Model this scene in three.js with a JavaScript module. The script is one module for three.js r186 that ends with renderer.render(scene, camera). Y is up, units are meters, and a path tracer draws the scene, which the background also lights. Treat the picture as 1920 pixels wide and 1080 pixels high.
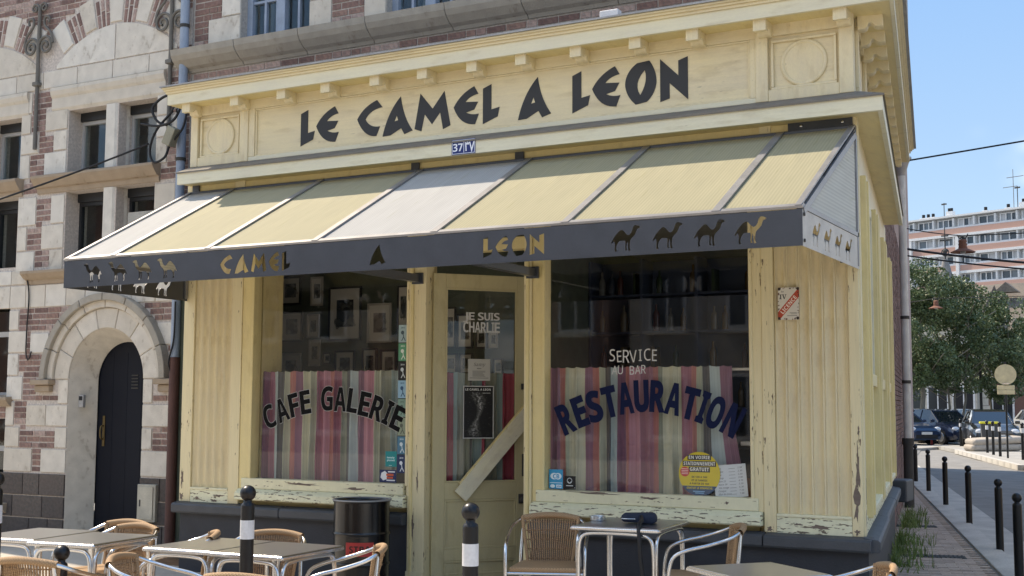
import * as THREE from 'three';
import { mergeGeometries } from 'three/addons/utils/BufferGeometryUtils.js';
import { RoundedBoxGeometry } from 'three/addons/geometries/RoundedBoxGeometry.js';
import { FontLoader } from 'three/addons/loaders/FontLoader.js';
import { createNoise2D } from 'simplex-noise';

// ---------------------------------------------------------------- camera, sky, sun, exposure
const scene = new THREE.Scene();
const camera = new THREE.PerspectiveCamera(25.946, 16 / 9, 0.1, 900);
camera.position.set(0, 1.53, 8.904);
{
  const yaw = 28.46 * Math.PI / 180, pitch = 5.3825 * Math.PI / 180, roll = 0.25 * Math.PI / 180;
  camera.rotation.order = 'YXZ';
  camera.rotation.set(pitch, yaw, roll);
}
scene.add(camera);
const renderer = new THREE.WebGLRenderer({ antialias: true });
renderer.setSize(1024, 576);
renderer.toneMapping = THREE.LinearToneMapping;
renderer.toneMappingExposure = 1.72;
renderer.shadowMap.enabled = true;
const SUN_DIR = new THREE.Vector3(-0.95, 1.24, -0.20).normalize();          // towards the sun: high, to the left, a little behind the fronts
const sun = new THREE.DirectionalLight(0xffedd4, 3.8);
sun.position.copy(SUN_DIR).multiplyScalar(70).add(new THREE.Vector3(-5, 0, -5));
sun.target.position.set(-5, 0, -5);
sun.castShadow = true; sun.shadow.radius = 1.2; sun.shadow.mapSize.set(4096, 4096);
Object.assign(sun.shadow.camera, { left: -45, right: 45, top: 60, bottom: -40, near: 1, far: 220 });
scene.add(sun, sun.target);

let seed = 20240611;
const rnd = () => { seed |= 0; seed = seed + 0x6D2B79F5 | 0; let t = Math.imul(seed ^ seed >>> 15, 1 | seed); t = t + Math.imul(t ^ t >>> 7, 61 | t) ^ t; return ((t ^ t >>> 14) >>> 0) / 4294967296; };
const rr = (a, b) => a + (b - a) * rnd();
const n2 = createNoise2D(rnd), n2b = createNoise2D(rnd);
const fbm = (x, y, o = 4) => { let s = 0, a = 0.5, f = 1; for (let i = 0; i < o; i++) { s += a * n2(x * f, y * f); a *= 0.5; f *= 2.03; } return s; };
const clamp = (v, a = 0, b = 1) => Math.min(b, Math.max(a, v));
const smooth = (a, b, v) => { const t = clamp((v - a) / (b - a)); return t * t * (3 - 2 * t); };

const CLX = 25.9, CLZ = 38.7;
// the sky: clear summer blue, paler towards the horizon, bright clouds added mostly out of view to lift the ambient light
{
  const W = 1024, H = 512, d = new Float32Array(W * H * 4);
  for (let j = 0; j < H; j++) for (let i = 0; i < W; i++) {
    const el = ((j + 0.5) / H - 0.5) * Math.PI, az = ((i + 0.5) / W - 0.5) * 2 * Math.PI;
    const y = Math.sin(el), c = Math.cos(el);
    const t = Math.pow(1 - clamp(y), 4.4);
    let r = 0.145 + 0.33 * t, g = 0.29 + 0.30 * t, b = 0.555 + 0.075 * t;
    const dot = SUN_DIR.x * Math.cos(az) * c + SUN_DIR.y * y + SUN_DIR.z * Math.sin(az) * c;
    const glow = 0.55 * Math.pow(clamp(dot), 24) + 0.10 * Math.pow(clamp(dot), 5);
    r += glow; g += glow; b += glow * 0.95;
    if (y > 0.02) {
      const px = Math.cos(az) * c / (y + 0.10), pz = Math.sin(az) * c / (y + 0.10);
      const n = fbm(px * 0.85 + CLX, pz * 0.85 + CLZ, 6) + 0.30 * n2b(px * 0.22, pz * 0.22);
      const k = 0.9 * smooth(0.10, 0.48, n);
      r += (1.22 - r) * k; g += (1.20 - g) * k; b += (1.17 - b) * k;
    }
    if (y < 0) { const q = smooth(0, -0.15, y); r += (0.17 - r) * q; g += (0.165 - g) * q; b += (0.15 - b) * q; }
    const o = (j * W + i) * 4; d[o] = r; d[o + 1] = g; d[o + 2] = b; d[o + 3] = 1;
  }
  const sky = new THREE.DataTexture(d, W, H, THREE.RGBAFormat, THREE.FloatType);
  sky.mapping = THREE.EquirectangularReflectionMapping; sky.magFilter = sky.minFilter = THREE.LinearFilter; sky.wrapS = THREE.RepeatWrapping; sky.needsUpdate = true;
  scene.background = sky; scene.environment = sky;
}

// ---------------------------------------------------------------- textures and materials
function tex(w, h, fn, metres, srgb = true) {                              // fn(u,v) -> [r,g,b] 0..255 ; tiles every `metres`
  const d = new Uint8Array(w * h * 4);
  for (let j = 0; j < h; j++) for (let i = 0; i < w; i++) { const c = fn(i / w, j / h, i, j), o = (j * w + i) * 4; d[o] = clamp(c[0], 0, 255); d[o + 1] = clamp(c[1], 0, 255); d[o + 2] = clamp(c[2], 0, 255); d[o + 3] = c.length > 3 ? c[3] : 255; }
  const t = new THREE.DataTexture(d, w, h, THREE.RGBAFormat);
  t.wrapS = t.wrapT = THREE.RepeatWrapping; t.magFilter = THREE.LinearFilter; t.minFilter = THREE.LinearMipmapLinearFilter; t.generateMipmaps = true;
  if (srgb) t.colorSpace = THREE.SRGBColorSpace;
  if (srgb) { let a = 0; for (let i = 0; i < d.length; i += 16) { const v = d[i + 1] / 255; a += Math.pow(v, 2.2); } t.userData.avg = a / (d.length / 16); }
  const [mx, my] = Array.isArray(metres) ? metres : [metres, metres]; t.repeat.set(1 / mx, 1 / my); t.needsUpdate = true; return t;
}
const TAU = Math.PI * 2;
// noise that repeats over the tile (torus in 2 x 2D noise)
const tn = (u, v, fx, fy, o = 3, s = 0) => { let a = 0, amp = 0.55, k = 1; for (let i = 0; i < o; i++) { const x = u * fx * k, y = v * fy * k; const bx = smooth(0, 1, u), by = smooth(0, 1, v);
  const f = (p, q) => n2(p + s, q - s); a += amp * ((1 - bx) * (1 - by) * f(x, y) + bx * (1 - by) * f(x - fx * k, y) + (1 - bx) * by * f(x, y - fy * k) + bx * by * f(x - fx * k, y - fy * k)); amp *= 0.5; k *= 2.1; } return a; };
const grey = (v) => [v, v, v];
const T = {};
// old cream-yellow gloss paint: vertical run marks, brush grain, scattered grime flecks
T.paint = tex(512, 512, (u, v) => { const a = tn(u, v, 26, 2.2, 3, 5), b = tn(u, v, 5, 5, 3, 9), g = tn(u, v, 90, 60, 2, 2), fl = smooth(0.52, 0.72, tn(u, v, 34, 30, 2, 21)); const st = smooth(0.12, 0.55, tn(u, v, 7, 5, 4, 91)), m = 234 + 5 * a + 9 * b + 6 * g - 30 * fl - 10 * st; return [m + 2, m - 2 * st, m - 3 - 6 * b - 5 * st]; }, [1.3, 2.1]);
T.paintH = tex(512, 512, (u, v) => { const a = tn(u, v, 2.5, 30, 3, 15), b = tn(u, v, 4, 5, 3, 19), g = tn(u, v, 60, 90, 2, 2), fl = smooth(0.5, 0.7, tn(u, v, 22, 40, 2, 25)); const st = smooth(0.10, 0.55, tn(u, v, 5, 9, 4, 95)), m = 234 + 7 * a + 9 * b + 6 * g - 30 * fl - 12 * st; return [m + 2, m - 2 * st, m - 3 - 6 * b - 6 * st]; }, [2.9, 1.3]);
T.paintB = tex(256, 256, (u, v) => grey(128 + 60 * tn(u, v, 30, 6, 3, 5) + 50 * tn(u, v, 70, 70, 2, 3)), [1.1, 1.9], false);
// the same paint where it has flaked along the grain and bare grey wood shows
const peel = (thr, sx, sy, s) => tex(768, 256, (u, v) => { const k = tn(u, v, sx, sy, 4, s) + 0.35 * tn(u, v, sx * 5, sy * 2, 2, s + 4); const p = smooth(thr, thr + 0.035, k), edge = smooth(thr - 0.07, thr, k) * (1 - p); const g = 14 * tn(u, v, 18, 80, 2, 8), a = 10 * tn(u, v, 12, 3, 3, 5);
  const P = [236 + a - 40 * edge, 234 + a - 46 * edge, 225 + a - 52 * edge], Wd = [118 + g * 2, 108 + g * 2, 104 + g * 2]; return P.map((q, i) => q + (Wd[i] - q) * p); }, [1.2, 0.36]);
T.peelH = peel(0.42, 5, 9, 31); T.peelH2 = peel(0.30, 6, 11, 47);
T.peelV = tex(256, 768, (u, v) => { const k = tn(u, v, 9, 4, 4, 61) + 0.3 * tn(u, v, 20, 20, 2, 6), p = smooth(0.50, 0.53, k), e = smooth(0.43, 0.5, k) * (1 - p), a = 10 * tn(u, v, 14, 3, 3, 5); const P = [236 + a - 34 * e, 234 + a - 40 * e, 225 + a - 46 * e], Wd = [112, 101, 98]; return P.map((q, i) => q + (Wd[i] - q) * p); }, [0.34, 1.3]);
T.stone = tex(512, 512, (u, v) => { const a = tn(u, v, 4, 4, 5, 13), g = tn(u, v, 80, 80, 2, 3), st = smooth(0.28, 0.6, tn(u, v, 7, 5, 4, 71)); const m = 226 + 16 * a + 9 * g - 20 * st; return [m, m - 2 - 3 * st, m - 6 - 6 * st]; }, 0.9);
T.rough = tex(256, 256, (u, v) => grey(128 + 70 * tn(u, v, 22, 22, 4, 3) + 50 * tn(u, v, 60, 60, 2, 9)), 0.5, false);
T.brick = tex(256, 256, (u, v) => { const a = tn(u, v, 9, 9, 4, 17), s = smooth(0.25, 0.55, tn(u, v, 13, 15, 3, 77)), g = tn(u, v, 50, 50, 2, 4); return [206 + 36 * a + 20 * g - 34 * s, 196 + 34 * a + 20 * g - 6 * s, 192 + 32 * a + 20 * g + 6 * s]; }, 0.5);
T.mortar = tex(256, 256, (u, v) => { const a = tn(u, v, 12, 12, 4, 27); return grey(214 + 34 * a); }, 0.5);
T.grime = tex(512, 512, (u, v) => { const a = tn(u, v, 6, 6, 5, 33), g = tn(u, v, 70, 70, 2, 3); return grey(220 + 24 * a + 12 * g); }, 1.6);
T.asphalt = tex(512, 512, (u, v) => { const a = tn(u, v, 4, 4, 4, 43), g = tn(u, v, 120, 120, 1, 3); return grey(212 + 26 * a + 26 * g); }, 3);
T.poly = tex(512, 512, (u, v) => { const s = 0.5 + 0.5 * Math.cos(u * TAU * 44), b = tn(u, v, 26, 1.6, 3, 53), c = tn(u, v, 3, 2, 3, 83), d = smooth(0.25, 0.6, tn(u, v, 14, 2, 4, 93)); const m = 222 + 18 * s + 9 * b + 8 * c - 10 * d; return [m, m - 1, m - 4 - 8 * d]; }, [1.1, 1.7]);
T.rattan = tex(256, 256, (u, v) => { const a = Math.sin(u * TAU * 24), b = Math.sin(v * TAU * 16 + (Math.floor(u * 24) % 2) * Math.PI); const m = 205 + 30 * a * 0.6 + 26 * b + 14 * tn(u, v, 8, 8, 2, 6); return [m, m - 6, m - 14]; }, 0.24);
T.rattanB = tex(256, 256, (u, v) => { const a = Math.sin(u * TAU * 24), b = Math.sin(v * TAU * 16 + (Math.floor(u * 24) % 2) * Math.PI); return grey(128 + 60 * a + 50 * b); }, 0.24, false);
T.scratch = tex(512, 512, (u, v) => { const a = tn(u, v, 90, 4, 2, 7), b = tn(u, v, 6, 7, 4, 19); return grey(150 + 18 * a + 34 * b); }, 0.7, false);
T.wood = tex(256, 256, (u, v) => { const a = tn(u, v, 3, 26, 4, 57); return [206 + 34 * a, 198 + 34 * a, 188 + 34 * a]; }, 0.8);
T.slate = tex(512, 512, (u, v) => { const a = tn(u, v, 30, 30, 3, 37), b = tn(u, v, 6, 6, 4, 39); return [205 + 24 * a + 24 * b, 200 + 24 * a + 20 * b, 194 + 24 * a + 14 * b]; }, 6);

const lin = (r, g, b) => new THREE.Color().setRGB(r, g, b);
const evened = (c, o) => { const k = o.map?.userData.avg; return lin(...(k ? c.map((v) => Math.min(0.93, v / k)) : c)); };      // base colour stays the mean of colour x pattern
const std = (c, o = {}) => new THREE.MeshStandardMaterial({ color: evened(c, o), roughness: 0.7, metalness: 0, ...o });
const phys = (c, o = {}) => new THREE.MeshPhysicalMaterial({ color: evened(c, o), roughness: 0.5, metalness: 0, ...o });
const YEL = [0.75, 0.665, 0.445], YEL2 = [0.74, 0.63, 0.32], CREAM = [0.78, 0.725, 0.55];
const M = {
  paint: std(YEL, { map: T.paint, bumpMap: T.paintB, bumpScale: 0.0015, roughness: 0.5 }),
  paintH: std(YEL, { map: T.paintH, bumpMap: T.paintB, bumpScale: 0.001, roughness: 0.55 }),
  paintPaleH: std(CREAM, { map: T.paintH, bumpMap: T.paintB, bumpScale: 0.001, roughness: 0.55 }),
  paintWarm: std(YEL2, { map: T.paint, bumpMap: T.paintB, bumpScale: 0.0015, roughness: 0.45 }),
  paintPale: std(CREAM, { map: T.paint, bumpMap: T.paintB, bumpScale: 0.0015, roughness: 0.55 }),
  peelH: std(CREAM, { map: T.peelH, roughness: 0.7, bumpMap: T.peelH, bumpScale: 0.002 }),
  peelH2: std(CREAM, { map: T.peelH2, roughness: 0.7, bumpMap: T.peelH2, bumpScale: 0.002 }),
  peelV: std(YEL, { map: T.peelV, roughness: 0.6, bumpMap: T.peelV, bumpScale: 0.002 }),
  doorPaint: std([0.52, 0.465, 0.27], { map: T.paint, bumpMap: T.paintB, bumpScale: 0.0015, roughness: 0.5 }),
  flash: std([0.20, 0.18, 0.15], { map: T.grime, roughness: 0.85 }),
  zinc: std([0.36, 0.36, 0.36], { map: T.grime, roughness: 0.5, metalness: 0.3 }),
  plinth: std([0.062, 0.067, 0.076], { map: T.grime, roughness: 0.55, bumpMap: T.rough, bumpScale: 0.003 }),
  plinthDark: std([0.023, 0.027, 0.037], { map: T.grime, roughness: 0.6, bumpMap: T.rough, bumpScale: 0.003 }),
  signBlack: std([0.022, 0.023, 0.026], { roughness: 0.45 }),
  glass: phys([1, 1, 1], { transmission: 1, roughness: 0.02, thickness: 0, ior: 1.5 }),
  glassOld: phys([0.9, 0.94, 0.93], { transmission: 1, roughness: 0.03, thickness: 0, ior: 1.52 }),
  awnMetal: phys([0.052, 0.058, 0.072], { roughness: 0.32, clearcoat: 0.3, clearcoatRoughness: 0.3, map: T.grime }),
  paleMetal: std([0.56, 0.535, 0.49], { roughness: 0.5, metalness: 0.2, map: T.grime }),  // paler grey metal, used for the right end valance only
  bareWood: std([0.17, 0.145, 0.13], { roughness: 0.9, map: T.wood }),
  barMetal: std([0.30, 0.30, 0.31], { roughness: 0.4, metalness: 0.5, map: T.grime }),
  polyYellow: phys([0.47, 0.43, 0.25], { map: T.poly, transmission: 0.48, roughness: 0.85, specularIntensity: 0.6, thickness: 0 }),
  polyWhite: phys([0.52, 0.525, 0.52], { map: T.poly, transmission: 0.48, roughness: 0.85, specularIntensity: 0.6, thickness: 0 }),
  polySide: phys([0.88, 0.83, 0.68], { map: T.poly, transmission: 0.2, roughness: 0.95, specularIntensity: 0.3, thickness: 0 }),  // coloured paler and warmer to stand in for sunlight glowing through the sheet
  stone: std([0.64, 0.605, 0.54], { map: T.stone, bumpMap: T.rough, bumpScale: 0.004, roughness: 0.9 }),
  stone2: std([0.59, 0.55, 0.48], { map: T.stone, bumpMap: T.rough, bumpScale: 0.004, roughness: 0.9 }),
  stone3: std([0.67, 0.645, 0.59], { map: T.stone, bumpMap: T.rough, bumpScale: 0.004, roughness: 0.9 }),
  sillStone: std([0.36, 0.29, 0.215], { map: T.stone, bumpMap: T.rough, bumpScale: 0.006, roughness: 0.95 }),
  greyStone: std([0.36, 0.335, 0.29], { map: T.stone, bumpMap: T.rough, bumpScale: 0.008, roughness: 0.95 }),
  mortar: std([0.56, 0.50, 0.44], { map: T.mortar, bumpMap: T.rough, bumpScale: 0.004, roughness: 0.95 }),
  mortarGrey: std([0.46, 0.42, 0.37], { map: T.mortar, bumpMap: T.rough, bumpScale: 0.004, roughness: 0.95 }),
  bricks: [[0.24, 0.172, 0.15], [0.205, 0.142, 0.123], [0.28, 0.213, 0.19], [0.36, 0.297, 0.265], [0.165, 0.115, 0.102], [0.25, 0.176, 0.147]].map((c) => std(c, { map: T.brick, bumpMap: T.rough, bumpScale: 0.004, roughness: 0.92 })),
  plinthStone: [[0.085, 0.078, 0.07], [0.105, 0.096, 0.085], [0.07, 0.066, 0.062]].map((c) => std(c, { map: T.brick, bumpMap: T.rough, bumpScale: 0.006, roughness: 0.85 })),
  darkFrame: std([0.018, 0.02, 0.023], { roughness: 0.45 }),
  blueFrame: std([0.30, 0.36, 0.45], { roughness: 0.5, map: T.grime }),
  greyFrame: std([0.42, 0.42, 0.41], { roughness: 0.5 }),
  navyDoor: phys([0.004, 0.006, 0.013], { roughness: 0.6, specularIntensity: 0.5 }),
  dark: std([0.012, 0.012, 0.013], { roughness: 0.8 }),
  brass: std([0.20, 0.15, 0.07], { roughness: 0.45, metalness: 0.9 }),
  iron: std([0.055, 0.052, 0.047], { roughness: 0.8, map: T.grime }),
  rust: std([0.17, 0.085, 0.055], { roughness: 0.85, map: T.brick }),
  ironGrey: std([0.16, 0.15, 0.13], { roughness: 0.85, map: T.grime }),
  alu: std([0.72, 0.72, 0.72], { roughness: 0.22, metalness: 1, roughnessMap: null }),
  steelTop: std([0.46, 0.48, 0.50], { roughness: 0.30, metalness: 1, bumpMap: T.scratch, bumpScale: 0.00025 }),
  rattan: std([0.36, 0.245, 0.14], { map: T.rattan, bumpMap: T.rattanB, bumpScale: 0.003, roughness: 0.75 }),
  rattanDark: std([0.25, 0.165, 0.095], { map: T.rattan, bumpMap: T.rattanB, bumpScale: 0.003, roughness: 0.75 }),
  bollard: phys([0.007, 0.007, 0.008], { roughness: 0.38, clearcoat: 0.15, clearcoatRoughness: 0.2, specularIntensity: 0.7 }),
  white: std([0.72, 0.72, 0.70], { roughness: 0.55, map: T.grime }),
  asphalt: std([0.23, 0.222, 0.205], { map: T.asphalt, roughness: 0.95, bumpMap: T.rough, bumpScale: 0.004 }),
  pave: std([0.50, 0.455, 0.385], { map: T.asphalt, roughness: 0.95, bumpMap: T.rough, bumpScale: 0.003 }),
  gutter: std([0.48, 0.455, 0.405], { map: T.asphalt, roughness: 0.95, bumpMap: T.rough, bumpScale: 0.003 }),
  pavers: [[0.36, 0.315, 0.26], [0.40, 0.35, 0.29], [0.32, 0.285, 0.24], [0.42, 0.37, 0.31]].map((c) => std(c, { map: T.brick, roughness: 0.95, bumpMap: T.rough, bumpScale: 0.003 })),
  paverJoint: std([0.17, 0.15, 0.12], { map: T.mortar, roughness: 1 }),
  greenWall: std([0.085, 0.10, 0.072], { map: T.grime, roughness: 0.85 }),
  floorWood: std([0.16, 0.10, 0.06], { map: T.wood, roughness: 0.5 }),
  ceiling: std([0.35, 0.34, 0.30], { roughness: 0.9, map: T.grime }),
  blueShelf: std([0.03, 0.045, 0.085], { roughness: 0.6 }),
  square: std([0.45, 0.41, 0.345], { map: T.asphalt, roughness: 0.95, bumpMap: T.rough, bumpScale: 0.003 }),
  paper: std([0.66, 0.64, 0.58], { roughness: 0.9 }),
  plaster: std([0.36, 0.34, 0.30], { roughness: 0.95, map: T.grime }),
  cable: std([0.012, 0.012, 0.013], { roughness: 0.6 }),
};

// ---------------------------------------------------------------- helpers
const V = (x, y, z) => new THREE.Vector3(x, y, z);
const names = {};
const numbered = (n) => { const k = names[n] = (names[n] ?? -1) + 1; return k ? `${n}_${String(k).padStart(3, '0')}` : n; };
function uvMetres(g) {                                                        // uv in metres from the face direction
  if (g.index) g = g.toNonIndexed();
  if (!g.attributes.normal) g.computeVertexNormals();
  const p = g.attributes.position, uv = new Float32Array(p.count * 2), a = V(), b = V(), c = V();
  for (let i = 0; i < p.count; i += 3) {
    a.fromBufferAttribute(p, i); b.fromBufferAttribute(p, i + 1); c.fromBufferAttribute(p, i + 2);
    const n = b.clone().sub(a).cross(c.clone().sub(a)), ax = Math.abs(n.x), ay = Math.abs(n.y), az = Math.abs(n.z);
    [a, b, c].forEach((q, k) => { const o = (i + k) * 2; if (az >= ax && az >= ay) { uv[o] = q.x; uv[o + 1] = q.y; } else if (ax >= ay) { uv[o] = q.z + 0.37; uv[o + 1] = q.y; } else { uv[o] = q.x; uv[o + 1] = q.z + 0.21; } });
  }
  g.setAttribute('uv', new THREE.BufferAttribute(uv, 2));
  for (const k of Object.keys(g.attributes)) if (!['position', 'normal', 'uv'].includes(k)) g.deleteAttribute(k);
  return g;
}
class G {                                                                    // collects geometry, builds one mesh
  constructor() { this.l = []; }
  add(g, m) { g = uvMetres(g); if (m) g.applyMatrix4(m); this.l.push(g); return this; }
  box(x0, x1, y0, y1, z0, z1) { const g = new THREE.BoxGeometry(Math.abs(x1 - x0), Math.abs(y1 - y0), Math.abs(z1 - z0)); g.translate((x0 + x1) / 2, (y0 + y1) / 2, (z0 + z1) / 2); return this.add(g); }
  rbox(x0, x1, y0, y1, z0, z1, r = 0.006) { const w = Math.abs(x1 - x0), h = Math.abs(y1 - y0), d = Math.abs(z1 - z0); const g = new RoundedBoxGeometry(w, h, d, 1, Math.min(r, w / 2.2, h / 2.2, d / 2.2)); g.translate((x0 + x1) / 2, (y0 + y1) / 2, (z0 + z1) / 2); return this.add(g); }
  cyl(x, y0, y1, z, r0, r1 = r0, s = 20) { const g = new THREE.CylinderGeometry(r1, r0, y1 - y0, s); g.translate(x, (y0 + y1) / 2, z); return this.add(g); }
  tube(pts, r, seg = 24, rs = 8, closed = false) { const c = new THREE.CatmullRomCurve3(pts.map((p) => Array.isArray(p) ? V(...p) : p), closed, 'centripetal'); return this.add(new THREE.TubeGeometry(c, seg, r, rs, closed)); }
  bar(a, b, r, s = 8) { const A = Array.isArray(a) ? V(...a) : a, B = Array.isArray(b) ? V(...b) : b; const g = new THREE.CylinderGeometry(r, r, A.distanceTo(B), s); g.applyQuaternion(new THREE.Quaternion().setFromUnitVectors(V(0, 1, 0), B.clone().sub(A).normalize())); g.translate((A.x + B.x) / 2, (A.y + B.y) / 2, (A.z + B.z) / 2); return this.add(g); }
  beam(a, b, w, h, up = [0, 1, 0]) {                                         // rectangular bar a->b, w across, h along up
    const A = V(...a), B = V(...b), d = B.clone().sub(A), L = d.length(); d.normalize(); const s = d.clone().cross(V(...up)).normalize(), u = s.clone().cross(d);
    const g = uvMetres(new THREE.BoxGeometry(w, h, L)); g.applyMatrix4(new THREE.Matrix4().makeBasis(s, u, d.clone().negate()).setPosition(A.add(B).multiplyScalar(0.5))); this.l.push(g); return this;
  }
  ext(shape, depth, m, o = {}) { return this.add(new THREE.ExtrudeGeometry(shape, { depth, bevelEnabled: false, curveSegments: 12, ...o }), m); }
  lathe(pts, x, y, z, s = 28) { const g = new THREE.LatheGeometry(pts.map((p) => new THREE.Vector2(...p)), s); g.translate(x, y, z); return this.add(g); }
  geo() { return this.l.length > 1 ? mergeGeometries(this.l, false) : this.l[0]; }
  build(name, mat, parent) { return mesh(name, this.geo(), mat, parent); }
}
function mesh(name, geo, mat, parent) {                                      // geometry in world metres, kept so under a placed group
  const o = new THREE.Mesh(geo, mat); o.castShadow = o.receiveShadow = true;
  if (!parent) { o.name = numbered(name); scene.add(o); return o; }
  o.name = name; parent.add(o);
  let p = parent, off = V(); while (p && p !== scene) { off.add(p.position); p = p.parent; } if (!parent.userData.local) o.position.copy(parent.isMesh ? V() : off.negate()); return o;
}
function thing(name, label, category, pos = [0, 0, 0], group, local = false, turn = 0) {
  const o = new THREE.Group(); o.name = numbered(name); o.position.set(...pos); o.rotation.y = turn; scene.add(o); o.userData = { label, category }; if (group) o.userData.group = group; if (local) o.userData.local = true; return o;
}
const tag = (o, label, category, group) => { o.userData.label = label; o.userData.category = category; if (group) o.userData.group = group; return o; };
const struct = (o) => { o.userData.kind = 'structure'; return o; };
const stuff = (o) => { o.userData.kind = 'stuff'; return o; };
function copyOf(root, pos, turn, label) { const c = root.clone(); c.userData = { ...root.userData, label }; c.name = numbered(root.name.replace(/_\d{3}$/, '')); c.position.set(...pos); c.rotation.y = turn; scene.add(c); return c; }
const poly = (pts) => { const s = new THREE.Shape(); pts.forEach((p, i) => i ? s.lineTo(p[0], p[1]) : s.moveTo(p[0], p[1])); s.closePath(); return s; };
const rect = (x0, x1, y0, y1) => poly([[x0, y0], [x1, y0], [x1, y1], [x0, y1]]);
const pathOf = (pts) => { const s = new THREE.Path(); pts.forEach((p, i) => i ? s.lineTo(p[0], p[1]) : s.moveTo(p[0], p[1])); s.closePath(); return s; };
const MT = (x, y, z) => new THREE.Matrix4().makeTranslation(x, y, z);
function canvasTex(w, h, draw) { const c = document.createElement('canvas'); c.width = w; c.height = h; const g = c.getContext('2d'); draw(g, w, h); const t = new THREE.CanvasTexture(c); t.colorSpace = THREE.SRGBColorSpace; t.magFilter = THREE.LinearFilter; t.anisotropy = 4; return t; }
// a printed sheet: thin box with its print on the front (+z), local frame, centre at origin
function sheet(name, w, h, t, map, parentOrNull, o = {}) {
  const g = new THREE.BoxGeometry(w, h, t); const m = std([1, 1, 1], { map, roughness: 0.6, ...o }); const r = new THREE.Mesh(g, m); r.castShadow = r.receiveShadow = true; r.name = parentOrNull ? name : numbered(name); (parentOrNull || scene).add(r); return r;
}
// ---------------------------------------------------------------- the cafe: a wooden shop front built out before a brick house
const KX = -2.038, SA = 9.87 * Math.PI / 180, SX = -Math.sin(SA), SZ = -Math.cos(SA), NX = Math.cos(SA), NZ = -Math.sin(SA);
const SM = new THREE.Matrix4().makeBasis(V(SX, 0, SZ), V(0, 1, 0), V(NX, 0, NZ)).setPosition(KX, 0, 0);   // side wall frame: x back along the wall, z out
const XL = -8.337, SIDE = 5.95;
const corner = (a, b) => { const t = (a - NZ * b) / SZ; return [KX + NX * b + SX * t, a]; };
const back = (b, t) => [KX + NX * b + SX * t, NZ * b + SZ * t];
const plan = (pts, y0, y1) => { const g = new THREE.ExtrudeGeometry(poly(pts.map(([x, z]) => [x, -z])), { depth: y1 - y0, bevelEnabled: false }); g.rotateX(-Math.PI / 2); g.translate(0, y0, 0); return g; };
// profile (out, up) run along x
const profX = (pts, x0, x1, bev = 0) => { const e = new THREE.ExtrudeGeometry(poly(pts), bev ? { depth: x1 - x0 - 2 * bev, bevelEnabled: true, bevelSize: bev, bevelThickness: bev, bevelSegments: 1, bevelOffset: -bev } : { depth: x1 - x0, bevelEnabled: false }); e.rotateY(-Math.PI / 2); e.translate(x1 - bev, 0, 0); return e; };
const pane = (x0, x1, y0, y1, z) => new THREE.PlaneGeometry(x1 - x0, y1 - y0).translate((x0 + x1) / 2, (y0 + y1) / 2, z);
const cafe = thing('cafe_shopfront', 'cream yellow wooden corner cafe front with black sign lettering', 'shop front', [-5.2, 0, -1]);
const pg = (name, parent) => { const o = new THREE.Group(); o.name = name; parent.add(o); if (parent.userData.local) o.userData.local = true; else o.position.copy(parent.position).negate(); return o; };
const sideG = (fn) => { const g = new G(); fn(g); g.l.forEach((q) => q.applyMatrix4(SM)); return g; };

// plinth with painted stone ledge
{
  const gap0 = -5.803, gap1 = -4.629;
  new G().box(XL + 0.03, gap0, -0.12, 0.53, -0.2, 0.03).build('plinth', M.plinthDark, cafe);
  { const g = new G(); g.add(plan([[gap1, 0.03], corner(0.03, 0.03), back(0.03, SIDE), back(-0.2, SIDE), corner(-0.2, -0.2), [gap1, -0.2]], -0.12, 0.53)); g.build('plinth', M.plinthDark, cafe); }
  const run = (x0, x1, dz) => new G().add(profX([[0.0, 0.53], [0.088 + dz, 0.535], [0.10 + dz, 0.55], [0.10 + dz, 0.605], [0.085 + dz, 0.622], [0.0, 0.637]], x0 + 0.005, x1 - 0.005, 0.004));
  for (const [a, b, d] of [[XL - 0.03, -7.1, 0], [-7.1, -6.2, 0.004], [-6.2, gap0, 0], [gap1, -3.9, 0], [-3.9, -2.73, 0.003], [-2.73, KX + 0.075, 0.012]]) run(a, b, d).build('ledge_stone', M.plinth, cafe);
  for (const [a, b, d] of [[-0.085, 1.9, 0.012], [1.9, 4.1, 0], [4.1, SIDE, 0.004]]) { const g = run(a, b, d); g.l.forEach((q) => q.applyMatrix4(SM)); g.build('ledge_stone', M.plinth, cafe); }
  new G().box(-5.80, -4.632, -0.12, 0.019, -1.2, 0.06).build('door_step', M.plinth, cafe);
}
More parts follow.
